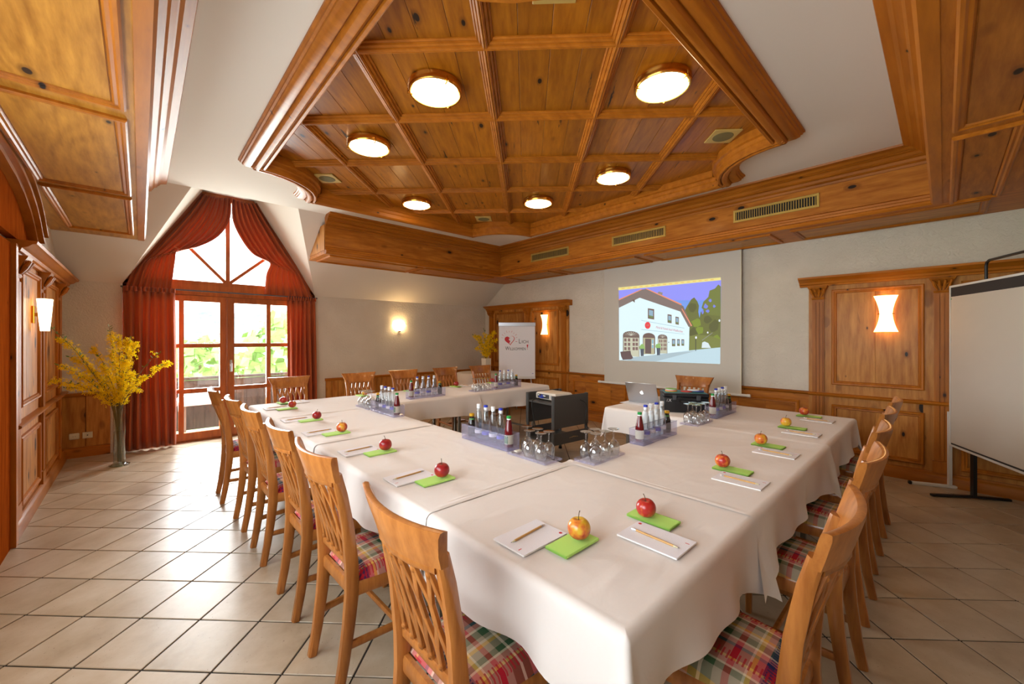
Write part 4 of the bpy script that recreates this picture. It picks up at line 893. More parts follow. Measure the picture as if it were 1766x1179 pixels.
for q, (x, y, a) in enumerate(((1.37, .225, .02), (2.12, .235, 0), (2.77, .262, 0), (3.39, .282, 0), (4.02, .289, .0))):
    chair(x, y, a, 'beech chair with plaid seat, %s from the camera along the right table row' % ORD[q], 'chairs along the right row')
for q, (x, y, a) in enumerate(((1.26, 5.09, 0), (2.06, 5.08, 0), (2.69, 5.09, 0), (3.38, 5.09, 0), (4.04, 5.08, 0))):
    chair(x, y, PI + a, 'beech chair with plaid seat, %s from the garden door along the back row' % ORD[q], 'chairs along the back row')
chair(4.69, 1.98, PI/2, 'beech chair with plaid seat facing the laptop below the screen', None)

# ------------------------------------------------------------------ tables and cloths
ZT_ = .75
def table(x0, x1, y0, y1, label):
    t = thing('conference_table', label, 'table', ((x0 + x1)/2, (y0 + y1)/2, 0)); hx, hy = (x1 - x0)/2 - .012, (y1 - y0)/2 - .012
    MB().cbox(-hx, hx, -hy, hy, .715, .742, .004).build('tabletop', M['table_top'], t)
    m = MB(); m.box(-hx + .06, hx - .06, -hy + .05, -hy + .07, .67, .715); m.box(-hx + .06, hx - .06, hy - .07, hy - .05, .67, .715); m.build('apron', M['table_steel'], t)
    for sx in (-1, 1):
        for sy in (-1, 1): MB().box(sx*(hx - .15) - .014, sx*(hx - .15) + .014, sy*(hy - .13) - .014, sy*(hy - .13) + .014, 0, .715).build('leg', M['table_steel'], t)
        MB().box(sx*(hx - .15) - .010, sx*(hx - .15) + .010, -hy + .144, hy - .144, .14, .165).build('crossbar', M['table_steel'], t)
def cloth(x0, x1, y0, y1, paths, label, seed, dz=0.):
    ex = {'W': 1, 'E': 1, 'S': 1, 'N': 1}                  # which sides butt against a neighbour: the cloth laps over there
    for p, _ in paths:
        for a, b in zip(p[:-1], p[1:]):
            if a[0] == b[0]: ex['W' if a[0] == x0 else 'E'] = 0
            else: ex['S' if a[1] == y0 else 'N'] = 0
    LAP = .03; x0, x1, y0, y1 = x0 - LAP*ex['W'], x1 + LAP*ex['E'], y0 - LAP*ex['S'], y1 + LAP*ex['N']
    new = []
    for p, h in paths:
        p = [Vector(q) for q in p]; a = p[0] + (p[0] - p[1]).normalized()*LAP*(h[0] > 0); b = p[-1] + (p[-1] - p[-2]).normalized()*LAP*(h[1] > 0)
        new.append(([tuple(a)] + [tuple(q) for q in p[1:-1]] + [tuple(b)], h))
    paths = new
    cx, cy = (x0 + x1)/2, (y0 + y1)/2; m = MB(); rr = random.Random(seed)
    def wr(x, y): return .003*noise.noise(Vector((x*3.1 + seed, y*3.1, seed*.7))) + .0022*(1 - abs(noise.noise(Vector((x*5 + y*3, y*4 - x*2 + seed, 3)))))**6
    z0 = ZT_ + dz
    def topz(x, y, u, v):
        z = z0 + wr(x, y)*min(1, 6*min(u, 1 - u, v, 1 - v))
        for k_, d in (('W', x - x0), ('E', x1 - x), ('S', y - y0), ('N', y1 - y)):
            if ex[k_]: z += .0065*min(1, *[max(0, dd - .01)/.06 for kk, dd in (('W', x - x0), ('E', x1 - x), ('S', y - y0), ('N', y1 - y)) if not ex[kk]], 1)*math.exp(-((d - .016)/.011)**2)*(.7 + .5*noise.noise(Vector((x*4, y*4, seed))))
        return z
    def eg(t): return t if False else (t*t*(3 - 2*t))*.5 + t*.5                 # denser rows near the hems
    tx0, tx1, ty0, ty1 = x0 + .012*(1 - ex['W']), x1 - .012*(1 - ex['E']), y0 + .012*(1 - ex['S']), y1 - .012*(1 - ex['N'])
    m.grid(lambda u, v: (lerp(tx0, tx1, eg(u)) - cx, lerp(ty0, ty1, eg(v)) - cy, topz(lerp(tx0, tx1, eg(u)), lerp(ty0, ty1, eg(v)), u, v)), 90, 90)
    for path, hems in paths:
        # sample path with outward normals (to the right of travel), arcs at corners
        S_ = []; n = len(path); L = 0
        for i in range(n - 1):
            a, b = Vector(path[i]), Vector(path[i + 1]); d = (b - a); ln = d.length; t = d/ln; r = Vector((t.y, -t.x)); k_ = max(6, int(ln/.03))
            for q in range(k_ + 1):
                S_.append((a + t*(ln*q/k_), r, L + ln*q/k_, t, 0, ln*q/k_ if i > 0 else 9, ln - ln*q/k_ if i < n - 2 else 9, None))
            L += ln
            if i < n - 2:
                t2 = (Vector(path[i + 2]) - b).normalized(); rb = Vector((t2.y, -t2.x))
                for q in range(1, 8):
                    f = q/8; rv = (r*(1 - f) + rb*f).normalized(); S_.append((b, rv, L, (t*(1 - f) + t2*f), 1 - abs(2*f - 1), 9, 9, r + rb))
        rows = 16; ph = [rr.uniform(0, 6.28) for _ in range(4)]; NS = len(S_)
        def pt(i, j):
            p, r, s, t, cor, da, db, mit = S_[i]; v = j/rows
            e0 = math.exp(-s/.11)*hems[0]; e1 = math.exp(-(L - s)/.11)*hems[1]; ends = e0 + e1
            ce = cor*.75
            drop = .218 + .09*ce + .115*ends + .012*math.sin(s*3.1 + ph[0])
            if j == 0: out, z = -.022, z0 + .0006
            elif j == 1: out, z = -.012, z0 + .0008
            elif v < .4: q = (j - 1)/5; out = -.012 + .026*math.sin(q*PI/2); z = z0 + .001 - .026*(1 - math.cos(q*PI/2))
            else:
                q = (j - 6)/(rows - 6); wv = .016*math.sin(s*11 + ph[1]) + .010*math.sin(s*23 + ph[2]) + .006*math.sin(s*5 + ph[3])
                out = .014 + q*(.012 + .05*ce + .045*ends) + q*q*wv; z = z0 - .025 - q*(drop - .025)
            if out < 0:                                    # the strip lying on the tabletop is mitred at the corner
                if mit is not None: p = p + mit*out; out = 0
                elif da < -out: p = p + t*(-out - da)
                elif db < -out: p = p - t*(-out - db)
            al = (e1 - e0)*.06*max(0, (v - .4)/.6)
            return (p.x + r.x*out + t.x*al - cx, p.y + r.y*out + t.y*al - cy, z)
        b = len(m.v); m.v += [pt(i, j) for j in range(rows + 1) for i in range(NS)]
        for j in range(rows):
            for i in range(NS - 1): m.f.append((b + j*NS + i, b + j*NS + i + 1, b + (j + 1)*NS + i + 1, b + (j + 1)*NS + i)); m.m.append(0)
    me = bpy.data.meshes.new('tablecloth'); me.from_pydata(m.v, [], m.f); me.materials.append(M['tablecloth'])
    bm = bmesh.new(); bm.from_mesh(me); bmesh.ops.recalc_face_normals(bm, faces=bm.faces[:]); bm.to_mesh(me); bm.free()
    me.polygons.foreach_set('use_smooth', [True]*len(me.polygons)); me.update()
    o = place(me, 'tablecloth', None, (cx, cy, 0))
    tag(o, label, 'tablecloth', 'white cloths of the conference table')
TB = [  # x0 x1 y0 y1, exposed paths with end flare, description, cloth lift at overlaps
    (.808, 1.70, .49, 1.36, [([(.808, 1.36), (.808, .49), (1.70, .49)], (.35, 1))], 'the near corner of the table square', 0),
    (.805, 1.655, 1.36, 2.68, [([(.805, 2.68), (.805, 1.36)], (.5, .6)), ([(1.655, 1.36), (1.655, 2.68)], (0, 0))], 'the nearer middle part of the left row', .002),
    (.80, 1.65, 2.68, 3.72, [([(.80, 3.72), (.80, 2.68)], (.3, .5)), ([(1.65, 2.68), (1.65, 3.72)], (0, 0))], 'the farther middle part of the left row', .004),
    (.795, 1.70, 3.72, 4.66, [([(1.70, 4.66), (.795, 4.66), (.795, 3.72)], (.3, .3))], 'the far left corner by the garden door', .002),
    (1.70, 2.95, 3.79, 4.63, [([(1.70, 3.79), (2.95, 3.79)], (0, .9)), ([(2.95, 4.63), (1.70, 4.63)], (0, 0))], 'the left part of the back row', .004),
    (2.95, 4.22, 3.80, 4.62, [([(2.95, 3.80), (4.22, 3.80), (4.22, 4.62), (2.95, 4.62)], (.3, 0))], 'the right part of the back row', .002),
    (1.70, 3.10, .49, 1.36, [([(1.70, .49), (3.10, .49)], (.5, 1)), ([(3.10, 1.36), (1.70, 1.36)], (0, 0))], 'the middle part of the right row', .004),
    (3.10, 4.32, .50, 1.37, [([(3.10, .50), (4.32, .50), (4.32, 1.37)], (.3, .0)), ([(3.30, 1.37), (3.10, 1.37)], (0, 0))], 'the far end of the right row', .002),
    (3.30, 4.32, 1.37, 2.22, [([(4.32, 1.37), (4.32, 2.22), (3.30, 2.22), (3.30, 1.37)], (0, 0))], 'the presenter end with the laptop', .004)]
for q, (x0, x1, y0, y1, pth, ds, dz) in enumerate(TB):
    table(x0, x1, y0, y1, 'folding conference table beneath the white cloth at ' + ds)
    cloth(x0, x1, y0, y1, [(p[::-1], h[::-1]) if False else (p, h) for p, h in pth], 'white tablecloth covering ' + ds, q + 1, dz)
# round side table in the far corner
t = thing('side_table', 'small round side table in the far corner under the white vase', 'table', (4.86, 6.17, 0))
MB().lathe([(.001, .71), (.42, .71), (.43, .722), (.42, .735), (.001, .735)], 32).build('top', M['table_top'], t)
MB().lathe([(.2, 0), (.2, .02), (.03, .05), (.03, .71)], 16).build('pedestal', M['table_steel'], t)
m = MB(); prof = [(.001, .745), (.2, .745), (.40, .745), (.436, .742), (.45, .725), (.455, .62), (.46, .45), (.47, .25)]
m.loft([[((r + .018*max(0, .7 - z)/.45*math.sin(a*11))*math.cos(a), (r + .018*max(0, .7 - z)/.45*math.sin(a*11))*math.sin(a), z) for a in [2*PI*j/88 for j in range(88)]] for r, z in prof], True, False)
o = m.build('round_tablecloth', M['tablecloth'], None, 60, (4.86, 6.17, 0)); solid(o, .002); tag(o, 'white round cloth on the corner side table', 'tablecloth')

# ------------------------------------------------------------------ place settings
ZS = ZT_ + .0065
ap0 = {}
def apple(x, y, sc, red, label, rz, tilt=0):
    key = 'apple_red' if red else 'apple_skin'
    if key not in ap0:
        t = empty('apple')
        m = MB(); prof = []
        for i in range(17):
            a = PI*i/16; r = .036*math.sin(a)**.86; z = .033*math.cos(a) + .0335
            z -= .010*math.exp(-(r/.010)**2)*(1 if a < 1 else -.5 if a > 2.2 else 0); prof.append((max(r, .0006), z))
        m.lathe(prof, 20).build('flesh', M[key], t, 80)
        MB().tube([(0, 0, .054), (.001, 0, .066), (.005, 0, .078), (.009, 0, .084)], [.0018, .0014, .0013, .0019], 5).build('stalk', M['stem'], t, 60)
        ap0[key] = t; o = t; o.location = (x, y, ZS + .009); o.rotation_euler = (tilt, 0, rz)
    else:
        o = copy_tree(ap0[key], None, (x, y, ZS + .009), rz); o.rotation_euler = (tilt, 0, rz)
    o.scale = (sc, sc, sc); tag(o, label, 'apple', 'apples on napkins')
nap_me = None
def napkin(x, y, rz, label):
    global nap_me
    if nap_me is None:
        m = MB()
        for k_, (dx, dy) in enumerate(((0, 0), (.0012, .001), (-.001, .002), (.001, 0))):
            z = k_*.0022; rr = random.Random(k_)
            m.grid(lambda u, v: (lerp(-.0825, .0825, u) + dx, lerp(-.042, .042, v) + dy, z + .0016 + .0006*math.sin(u*9 + k_)*math.sin(v*7)), 10, 6)
            m.add([(-.0825 + dx, -.042 + dy, z), (.0825 + dx, -.042 + dy, z), (.0825 + dx, .042 + dy, z), (-.0825 + dx, .042 + dy, z)], [(0, 1, 2, 3)])
        m.loft([[(x_, -.042 - .002*math.sin(a), .0045 - .0045*math.cos(a)) for x_ in (-.0825, .0825)] for a in [PI*q/6 for q in range(7)]], False, False)
        nap_me = m.mesh('napkin', M['napkin'], 50)
    o = place(nap_me, 'napkin', None, (x, y, ZS - .001), rz); tag(o, label, 'napkin', 'folded green napkins')
pad0 = None; pen0 = None
def pad(x, y, rz, label):                                  # long axis = local x
    global pad0
    if pad0 is None:
        t = empty('notepad', (x, y, ZS), rz)
        MB().box(-.1025, .1025, -.071, .071, -.001, .0035).build('block', M['eraser_white'], t)
        MB().box(-.1025, .1025, -.071, .071, .0036, .0042).build('top_sheet', M['lined_paper'], t)
        MB().lathe([(.006, .0043), (.006, .0046), (.001, .0046)], 14, (.088, -.055, 0)).build('red_emblem', M['red_print'], t)
        MB().box(-.093, -.080, -.040, -.037, .0043, .0046).build('print_line', M['red_print'], t)
        pad0 = o = t
    else: o = copy_tree(pad0, None, (x, y, ZS), rz)
    tag(o, label, 'notepad', 'notepads on the table')
def pencil(x, y, rz, label):
    global pen0
    if pen0 is None:
        t = empty('pencil', (x, y, ZS + .0078), rz); R_ = .0036
        hexp = lambda x_, r: [(x_, r*math.cos(PI/3*q), r*math.sin(PI/3*q)) for q in range(6)]
        MB().loft([hexp(-.066, R_), hexp(.068, R_)]).build('shaft', M['pencil_wood'], t)
        MB().loft([hexp(-.066, R_), hexp(-.080, .0012)]).build('cone', M['label_cream'], t); MB().loft([hexp(-.080, .0012), hexp(-.085, .0003)]).build('lead', M['graphite'], t)
        MB().loft([hexp(.068, R_*1.05), hexp(.078, R_*1.05)]).build('ferrule', M['silver'], t); MB().loft([hexp(.078, R_), hexp(.086, R_*.9)]).build('eraser', M['eraser_white'], t)
        pen0 = o = t
    else: o = copy_tree(pen0, None, (x, y, ZS + .0078), rz)
    tag(o, label, 'pencil', 'pencils on the notepads')
def setting(side, q, nm, padp, napp, app, rz, red, sc, tilt, dr=0):
    wh = '%s place from the %s' % (ORD[q], nm)
    # local frame: pad long axis points from the sitter into the table; red emblem to the inner end
    pad(padp[0], padp[1], rz + dr, 'white notepad with red emblem, %s' % wh)
    off = .012 if side != 'R' else .010
    ca_, sa_ = math.cos(rz), math.sin(rz)
    pencil(padp[0] - sa_*off, padp[1] + ca_*off, rz + dr + (.07 if side == 'L' else -.05), 'wooden pencil on the notepad, %s' % wh)
    napkin(napp[0], napp[1], rz + dr*.5, 'folded lime-green napkin, %s' % wh)
    if app: apple(app[0], app[1], sc, red, ('deep red apple' if red else 'yellow-red apple') + ' on lime-green napkin, %s' % wh, q*1.3 + rz, tilt)
Ls = [((.953, .936), (1.018, .812), (1.048, .806), False, 1.04), ((.940, 1.727), (1.004, 1.607), (1.039, 1.605), True, 1.0), ((.942, 2.332), (1.015, 2.213), (1.044, 2.207), True, 1.0), ((.923, 2.978), (.993, 2.858), (1.026, 2.85), False, 1.0), ((.927, 3.558), (1.0, 3.452), (1.041, 3.43), True, .95), ((.943, 4.277), (1.0, 4.158), (1.045, 4.16), False, .95)]
for q, (p, n_, a, red, sc) in enumerate(Ls): setting('L', q, 'camera along the left row', p, n_, a, 0, red, sc, .08*(q % 3 - 1))
Rs = [((1.245, .645), (1.372, .722), (1.361, .742)), ((2.04, .642), (2.165, .717), (2.16, .762)), ((2.675, .655), (2.815, .731), (2.803, .765)), ((3.36, .672), (3.50, .755), (3.50, .793)), ((3.98, .69), (4.11, .77), (4.125, .806))]
for q, (p, n_, a) in enumerate(Rs): setting('R', q, 'camera along the right row', p, n_, a, PI/2, False, .98, .09*(q % 3 - 1))
Bs = [((1.21, 4.605), (1.06, 4.585), (1.053, 4.50)), ((2.0, 4.50), (1.86, 4.52), (1.87, 4.48)), ((2.62, 4.50), (2.44, 4.50), (2.45, 4.46)), ((3.29, 4.50), (3.13, 4.49), (3.135, 4.49)), ((3.93, 4.49), (3.77, 4.48), (3.762, 4.48))]
for q, (p, n_, a) in enumerate(Bs):
    if q == 0: p = (1.21, 4.545); n_ = (1.06, 4.545)
    setting('B', q, 'garden door along the back row', p, n_, a, -PI/2, q > 2, .95, .06)

# ------------------------------------------------------------------ bottle racks, bottles, glass trays, glasses
def bottle_protos():
    P = {}
    def mk(name, prof, mat, cap, capr, ch, label):
        t = empty(name); MB().lathe(prof, 14).build('glass_body', M[mat], t, 50)
        zt = prof[-1][1]; MB().lathe([(capr, zt - ch*.6), (capr*1.06, zt - ch*.5), (capr*1.02, zt + ch*.4), (capr*.85, zt + ch*.5), (.001, zt + ch*.5)], 14).build('cap', M[cap], t, 50)
        lz0, lz1, lr, lm = label; MB().lathe([(lr, lz0), (lr, lz1)], 14, caps=False).build('paper_label', M[lm], t, 60)
        return t
    wp = [(.001, 0), (.025, 0), (.0265, .006), (.0265, .085), (.0255, .10), (.021, .135), (.0155, .175), (.0125, .198), (.0118, .205), (.0125, .208), (.0118, .214)]
    for cap, lm in (('cap_blue', 'label_blue'), ('cap_white', 'label_white')):
        t = mk('water_bottle', wp, 'water_glass', cap, .0128, .012, (.035, .055, .0270, lm)); P[cap] = t
        MB().lathe([(.001, .004), (.0245, .004), (.0245, .085), (.0238, .098), (.0195, .134), (.014, .172), (.001, .1722)], 12).build('water', M['water_glass'], t, 50)
        MB().lathe([(.0125, .190), (.0130, .196), (.0122, .206)], 12, caps=False).build('foil_collar', M['cap_white'], t, 50)
    P['juice'] = mk('juice_bottle', [(.001, 0), (.025, 0), (.0265, .005), (.0265, .085), (.024, .10), (.017, .14), (.0125, .160), (.0122, .176)], 'juice', 'cap_green', .0135, .014, (.018, .072, .0269, 'label_cream'))
    MB().lathe([(.0128, .160), (.0128, .174)], 12, caps=False).build('neck_ring', M['cap_white'], P['juice'], 50); MB().lathe([(.0271, .022), (.0271, .066)], 8, (0, 0, 0), .2, 2.2, False).build('label_print', M['label_green'], P['juice'], 50)
    P['dark'] = mk('dark_juice_bottle', [(.001, 0), (.024, 0), (.0255, .005), (.0255, .070), (.024, .085), (.018, .105), (.0145, .118), (.0145, .140)], 'dark_juice', 'cap_gold', .0165, .016, (.018, .060, .0259, 'label_dark'))
    MB().lathe([(.0182, .108), (.0168, .118)], 12, caps=False).build('neck_label', M['label_green'], P['dark'], 50)
    return P
BP_ = bottle_protos(); used = set()
def put(key, loc, rz, label, group, cat):
    src = BP_[key]
    if key not in used: used.add(key); o = src; o.location = loc; o.rotation_euler = (0, 0, rz)
    else: o = copy_tree(src, None, loc, rz)
    tag(o, label, cat, group)
rack0 = None
def rack(x, y, rz, nm):                                    # local x = length, bottle order runs along +x
    global rack0
    L, B, H = .225, .050, .095
    if rack0 is None:
        t = empty('bottle_rack'); th = .0025
        MB().cbox(-L, L, -B, B, .0, .016, .003).build('base', M['acrylic_base'], t)
        for a, b, c, d, nm_ in ((-L, L, -B, -B + th, 'side_panel'), (-L, L, B - th, B, 'side_panel'), (-L, -L + th, -B + th, B - th, 'end_panel'), (L - th, L, -B + th, B - th, 'end_panel')):
            MB().box(a, b, c, d, .016, H).build(nm_, M['acrylic'], t)
        m = MB().box(-L, L, -B - .001, -B + th + .001, H, H + .002).box(-L, L, B - th - .001, B + .001, H, H + .002); m.build('rim', M['acrylic_base'], t)
        rack0 = o = t; o.location = (x, y, ZS - .002); o.rotation_euler = (0, 0, rz)
    else: o = copy_tree(rack0, None, (x, y, ZS - .002), rz)
    tag(o, 'clear lilac acrylic bottle rack, ' + nm, 'bottle rack', 'acrylic bottle racks')
    seq = ['juice', 'cap_blue', 'cap_white', 'cap_blue', 'cap_white', 'dark']; xs = [-.185, -.112, -.040, .032, .104, .178]
    for q, key in enumerate(seq):
        px, py = x + xs[q]*math.cos(rz), y + xs[q]*math.sin(rz)
        if key == 'juice': lab, ct = 'red juice bottle with green cap, ' + nm, 'bottle'
        elif key == 'dark': lab, ct = 'small dark juice bottle with gold cap, ' + nm, 'bottle'
        else: lab, ct = 'water bottle with %s cap, %s after the red juice, %s' % (key[4:], ORD[q - 1], nm), 'bottle'
        put(key, (px, py, ZS + .0145), q*1.1 + rz, lab, 'bottles in the racks', ct)
for x, y, rz, nm in ((1.612, 1.950, PI/2, 'left-row front rack'), (1.588, 3.325, PI/2, 'left-row rear rack'), (2.345, 3.94, 0, 'back-row left rack'), (3.56, 3.945, 0, 'back-row right rack'), (2.48, 1.297, 0, 'right-row near rack'), (3.678, 1.31, 0, 'right-row rack by the black case')): rack(x, y, rz, nm)
gt0 = None; wg = empty('stem_glass')
MB().lathe([(.0285, .0), (.0325, .02), (.0335, .042), (.029, .066), (.016, .082), (.006, .089), (.0042, .098), (.0040, .130), (.0075, .139), (.028, .1435), (.0315, .1455), (.0315, .147), (.001, .1475)], 20, caps=False).build('bowl', M['clear_glass'], wg, 60)
MB().lathe([(.0275, .001), (.0312, .021), (.0320, .042), (.0278, .064), (.015, .079), (.001, .083)], 20, caps=False).build('inner_wall', M['clear_glass'], wg, 60)
glass_used = False; op0 = None
def glass_tray(x, y, rz, nm, spots, opener):
    global gt0, glass_used, op0
    L, B = .145, .064
    if gt0 is None:
        gt0 = o = empty('glass_tray')
        MB().cbox(-L, L, -B, B, 0, .006, .002).build('base', M['acrylic'], o)
        P = lambda a, b, q: (a, b, q); MB().ring(P, -L - .004, L + .004, -B - .004, B + .004, [(0, .0), (0, .014), (.004, .014), (.006, .004), (.006, 0)]).build('lip', M['acrylic'], o)
        for s in (-1, 1): MB().tube([(s*L, -.03, .012), (s*(L + .016), -.018, .013), (s*(L + .016), .018, .013), (s*L, .03, .012)], .0025, 6).build('handle', M['acrylic'], o, 60)
        o.location = (x, y, ZS - .002); o.rotation_euler = (0, 0, rz)
    else: o = copy_tree(gt0, None, (x, y, ZS - .002), rz)
    tag(o, 'flat clear acrylic tray with upturned glasses, ' + nm, 'tray', 'glass trays')
    c, s = math.cos(rz), math.sin(rz)
    for q, (a, b) in enumerate(spots):
        loc = (x + a*c - b*s, y + a*s + b*c, ZS + .005)
        if not glass_used: glass_used = True; g = wg; g.location = loc
        else: g = copy_tree(wg, None, loc, 0)
        tag(g, 'upturned stem glass, %s the bottles, %s side, %s' % (('nearest to', 'midway from', 'farthest from')[1 - round(a/.085)], 'inner' if b < 0 else 'outer', nm), 'glass', 'upturned stem glasses')
    a, b = opener; loc = (x + a*c - b*s, y + a*s + b*c, ZS + .0135)
    if op0 is None:
        op0 = g = empty('bottle_opener', loc, rz); MB().cbox(-.012, .012, -.034, .012, -.006, .006, .003).build('grip', M['porcelain'], g, 40); MB().bar([(0, .010, 0), (0, .030, .001), (0, .044, .003)], .008, .0022).build('blade', M['silver'], g)
    else: g = copy_tree(op0, None, loc, rz)
    tag(g, 'small white bottle opener in the glass tray, ' + nm, 'bottle opener', 'bottle openers')
five = [(.085, -.032), (0, -.032), (-.085, -.032), (0, .032), (-.085, .032)]
glass_tray(1.608, 1.556, PI/2, 'left-row front tray', five, (.105, .032))
glass_tray(1.60, 3.745, -PI/2, 'left-row rear tray', five, (.105, .032))
glass_tray(3.14, 3.955, 0, 'back-row tray', five, (.105, .032))
glass_tray(1.868, 1.297, 0, 'right-row near tray', five, (.112, .030))
glass_tray(3.19, 1.315, 0, 'right-row far tray', five, (.112, .030))
# ------------------------------------------------------------------ wall sconces
def hourglass(y, label):
    t = thing('wall_sconce', label, 'wall lamp', (XB - .032, y, 1.665), 0, 'hourglass wall lamps')
    def sh(u, v):
        a = lerp(-1, 1, u); h = lerp(-1, 1, v); w_ = .050 + .044*abs(h)**1.7
        return (-.085 + .055*a*a - .02*h*h, a*w_, h*.185)
    solid(MB().grid(sh, 16, 18).build('shade', M['sconce_glass'], t, 70), .003)
    MB().cbox(-.02, 0, -.03, .03, -.05, .05, .003).build('back_plate', M['brass'], t)
    for s in (-1, 1): MB().tube([(-.01, s*.02, 0), (-.04, s*.05, 0), (-.035, s*.062, 0)], .004, 6).build('arm', M['brass'], t)
hourglass(.405, 'glowing hourglass wall lamp on the knotty panelling beside the pin boards')
hourglass(5.14, 'glowing hourglass wall lamp above the welcome flip chart')
t = thing('wall_sconce', 'glowing tapered wall lamp on the far left panelling', 'wall lamp', (XC + .032, 5.10, 1.61))
MB().cbox(0, .02, -.035, .035, -.07, .07, .003).build('back_plate', M['brass'], t); MB().box(.02, .07, -.008, .008, -.015, .015).build('arm', M['brass'], t)
m = MB(); m.loft([[(.075 + r*.55*math.cos(a), r*math.sin(a), z) for a in [2*PI*q/18 for q in range(18)]] for r, z in ((.048, -.135), (.062, -.05), (.075, .05), (.085, .13))], True, True); m.build('shade', M['sconce_white'], t, 50)
t = thing('wall_sconce', 'small glowing shell wall lamp on the cream wall above the back chairs', 'wall lamp', (3.58, YA - .002, 1.62))
m = MB(); m.loft([[(r*math.cos(a), -r*.8*math.sin(a) if 0 else -abs(r*.75*math.sin(a)), z) for a in [PI*q/16 for q in range(17)]] for r, z in ((.022, -.075), (.05, -.055), (.085, -.01), (.105, .035), (.125, .05), (.10, .04), (.06, .0), (.02, -.05))], False, False)
m.build('shade', M['sconce_bowl'], t, 60); MB().lathe([(.001, -.095), (.022, -.09), (.026, -.072), (.01, -.065)], 12, (0, -.02, 0)).build('holder', M['brass'], t, 50)

# ------------------------------------------------------------------ projection screen and projected picture
t = thing('projection_screen', 'pulled-down pale projection screen showing a projected photo of a white house', 'projection screen', (5.60, 2.78, 0))
MB().box(0, .003, -1.03, 1.02, .70, SOF).build('fabric', M['screen_fabric'], t)
MB().box(-.0006, 0, -1.03, -1.02, .70, SOF).build('edge_strip', M['ivory'], t)
MB().tube([(0, -1.12, .69), (0, 1.11, .69)], .018, 10).build('bottom_bar', M['white_metal'], t, 50)
for s in (-1, 1): MB().lathe([(.001, -.02), (.021, -.02), (.021, .02), (.001, .02)], 12).xf(Matrix.Translation((0, s*1.115, .69)) @ Matrix.Rotation(PI/2, 4, 'X')).build('end_cap', M['white_metal'], t, 50)
m = MB(); cols = []
for q, (c, poly) in enumerate(PIC):
    m.add([(-.0015 - q*.00006, y - 2.78, z) for y, z in poly], [tuple(range(len(poly)))]); cols += [S(*c)]*len(poly)
def text_mesh(body, size, fn, color, shear=0, space=1.0):
    cu = bpy.data.curves.new('txt', 'FONT'); cu.body = body; cu.size = size; cu.shear = shear; cu.space_character = space; cu.resolution_u = 3; ob = bpy.data.objects.new('txt', cu); col.objects.link(ob)
    dg = bpy.context.evaluated_depsgraph_get(); me = bpy.data.meshes.new_from_object(ob.evaluated_get(dg)); vs = [tuple(v.co) for v in me.vertices]; fs = [tuple(p.vertices) for p in me.polygons]
    bpy.data.objects.remove(ob); bpy.data.meshes.remove(me); w_ = max(v[0] for v in vs) if vs else 1
    return [fn(v[0]/w_, v[1]) for v in vs], fs
vs, fs = text_mesh('Michel & Friends hotel Waldkirchen', .05, lambda u, y: (-.0105, lerp(2.898, 2.496, u) - 2.78, lerp(1.578, 1.508, u) - .018 + y*.95), None, .35)
m.add(vs, fs); cols_t = [S(214, 90, 120)]*0
me = m.mesh('projected_picture', M['print_colours'])
# colour every corner from its polygon; lettering red
att = me.color_attributes.new('Col', 'FLOAT_COLOR', 'CORNER'); NP = len(PIC)
for p in me.polygons:
    c = S(*PIC[p.index][0]) if p.index < NP else S(206, 80, 110)
    for li in p.loop_indices: att.data[li].color = c
pp = place(me, 'projected_picture', t); tag(pp, 'projected photo of a white house with trees and red emblem')
vs, fs = text_mesh('M&F', .034, lambda u, y: (-.0108, lerp(3.052, 3.005, u) - 2.78, 1.594 + y), None, .2)
MB().add(vs, fs).build('projected_lettering', M['screen_fabric'], t)

# ------------------------------------------------------------------ welcome flip chart
fc = Vector((5.07, 5.33)); t = thing('flip_chart', 'white flip chart with red heart and welcome lettering in the far corner', 'flip chart', (fc.x, fc.y, 0), PI/4 + .0375 - PI/2)
# local x = right in the photo, local -y = towards the camera
MB().cbox(-.335, .335, 0, .02, .68, 1.66, .003).build('board', M['white_metal'], t)
MB().box(-.322, .322, -.006, -.001, .71, 1.63).build('paper_block', M['paper'], t)
MB().cbox(-.34, .34, -.016, .024, 1.63, 1.70, .005).build('clamp_bar', M['silver'], t); MB().cbox(-.335, .335, -.03, .005, .665, .70, .004).build('pen_tray', M['white_metal'], t)
for x0, y0, x1, y1 in ((-.25, .03, -.34, -.20), (.25, .03, .34, -.20), (0, .05, 0, .55)): MB().tube([(x0, y0, 1.55 if y1 > 0 else .70), (x1, y1, .01)], .012, 8).build('leg', M['silver'], t, 50)
def fl(x, z): return (x, -.0075, z)
hp = []
for q in range(40):
    a = 2*PI*q/40; hx = 16*math.sin(a)**3; hz = 13*math.cos(a) - 5*math.cos(2*a) - 2*math.cos(3*a) - math.cos(4*a); hp.append((hx/17*.098, hz/17*.10))
def rotp(p, a): return (p[0]*math.cos(a) - p[1]*math.sin(a), p[0]*math.sin(a) + p[1]*math.cos(a))
m = MB(); n = len(hp)
for q in range(n):
    a, b = hp[q], hp[(q + 1) % n]
    ths = []
    for p in (a, b):
        th = .06 if p[0] < -.02 and p[1] < .07 else .012
        ths.append(max(.1, 1 - th/.1))
    vs = [fl(-.132 + rotp(p, .12)[0], 1.375 + rotp(p, .12)[1]) for p in (a, b)] + [fl(-.132 + rotp((p[0]*k_ + (.02 if k_ < .8 else 0), p[1]*k_ + .006), .12)[0], 1.375 + rotp((p[0]*k_, p[1]*k_ + .006), .12)[1]) for p, k_ in ((b, ths[1]), (a, ths[0]))]
    m.add(vs, [(0, 1, 2, 3)])
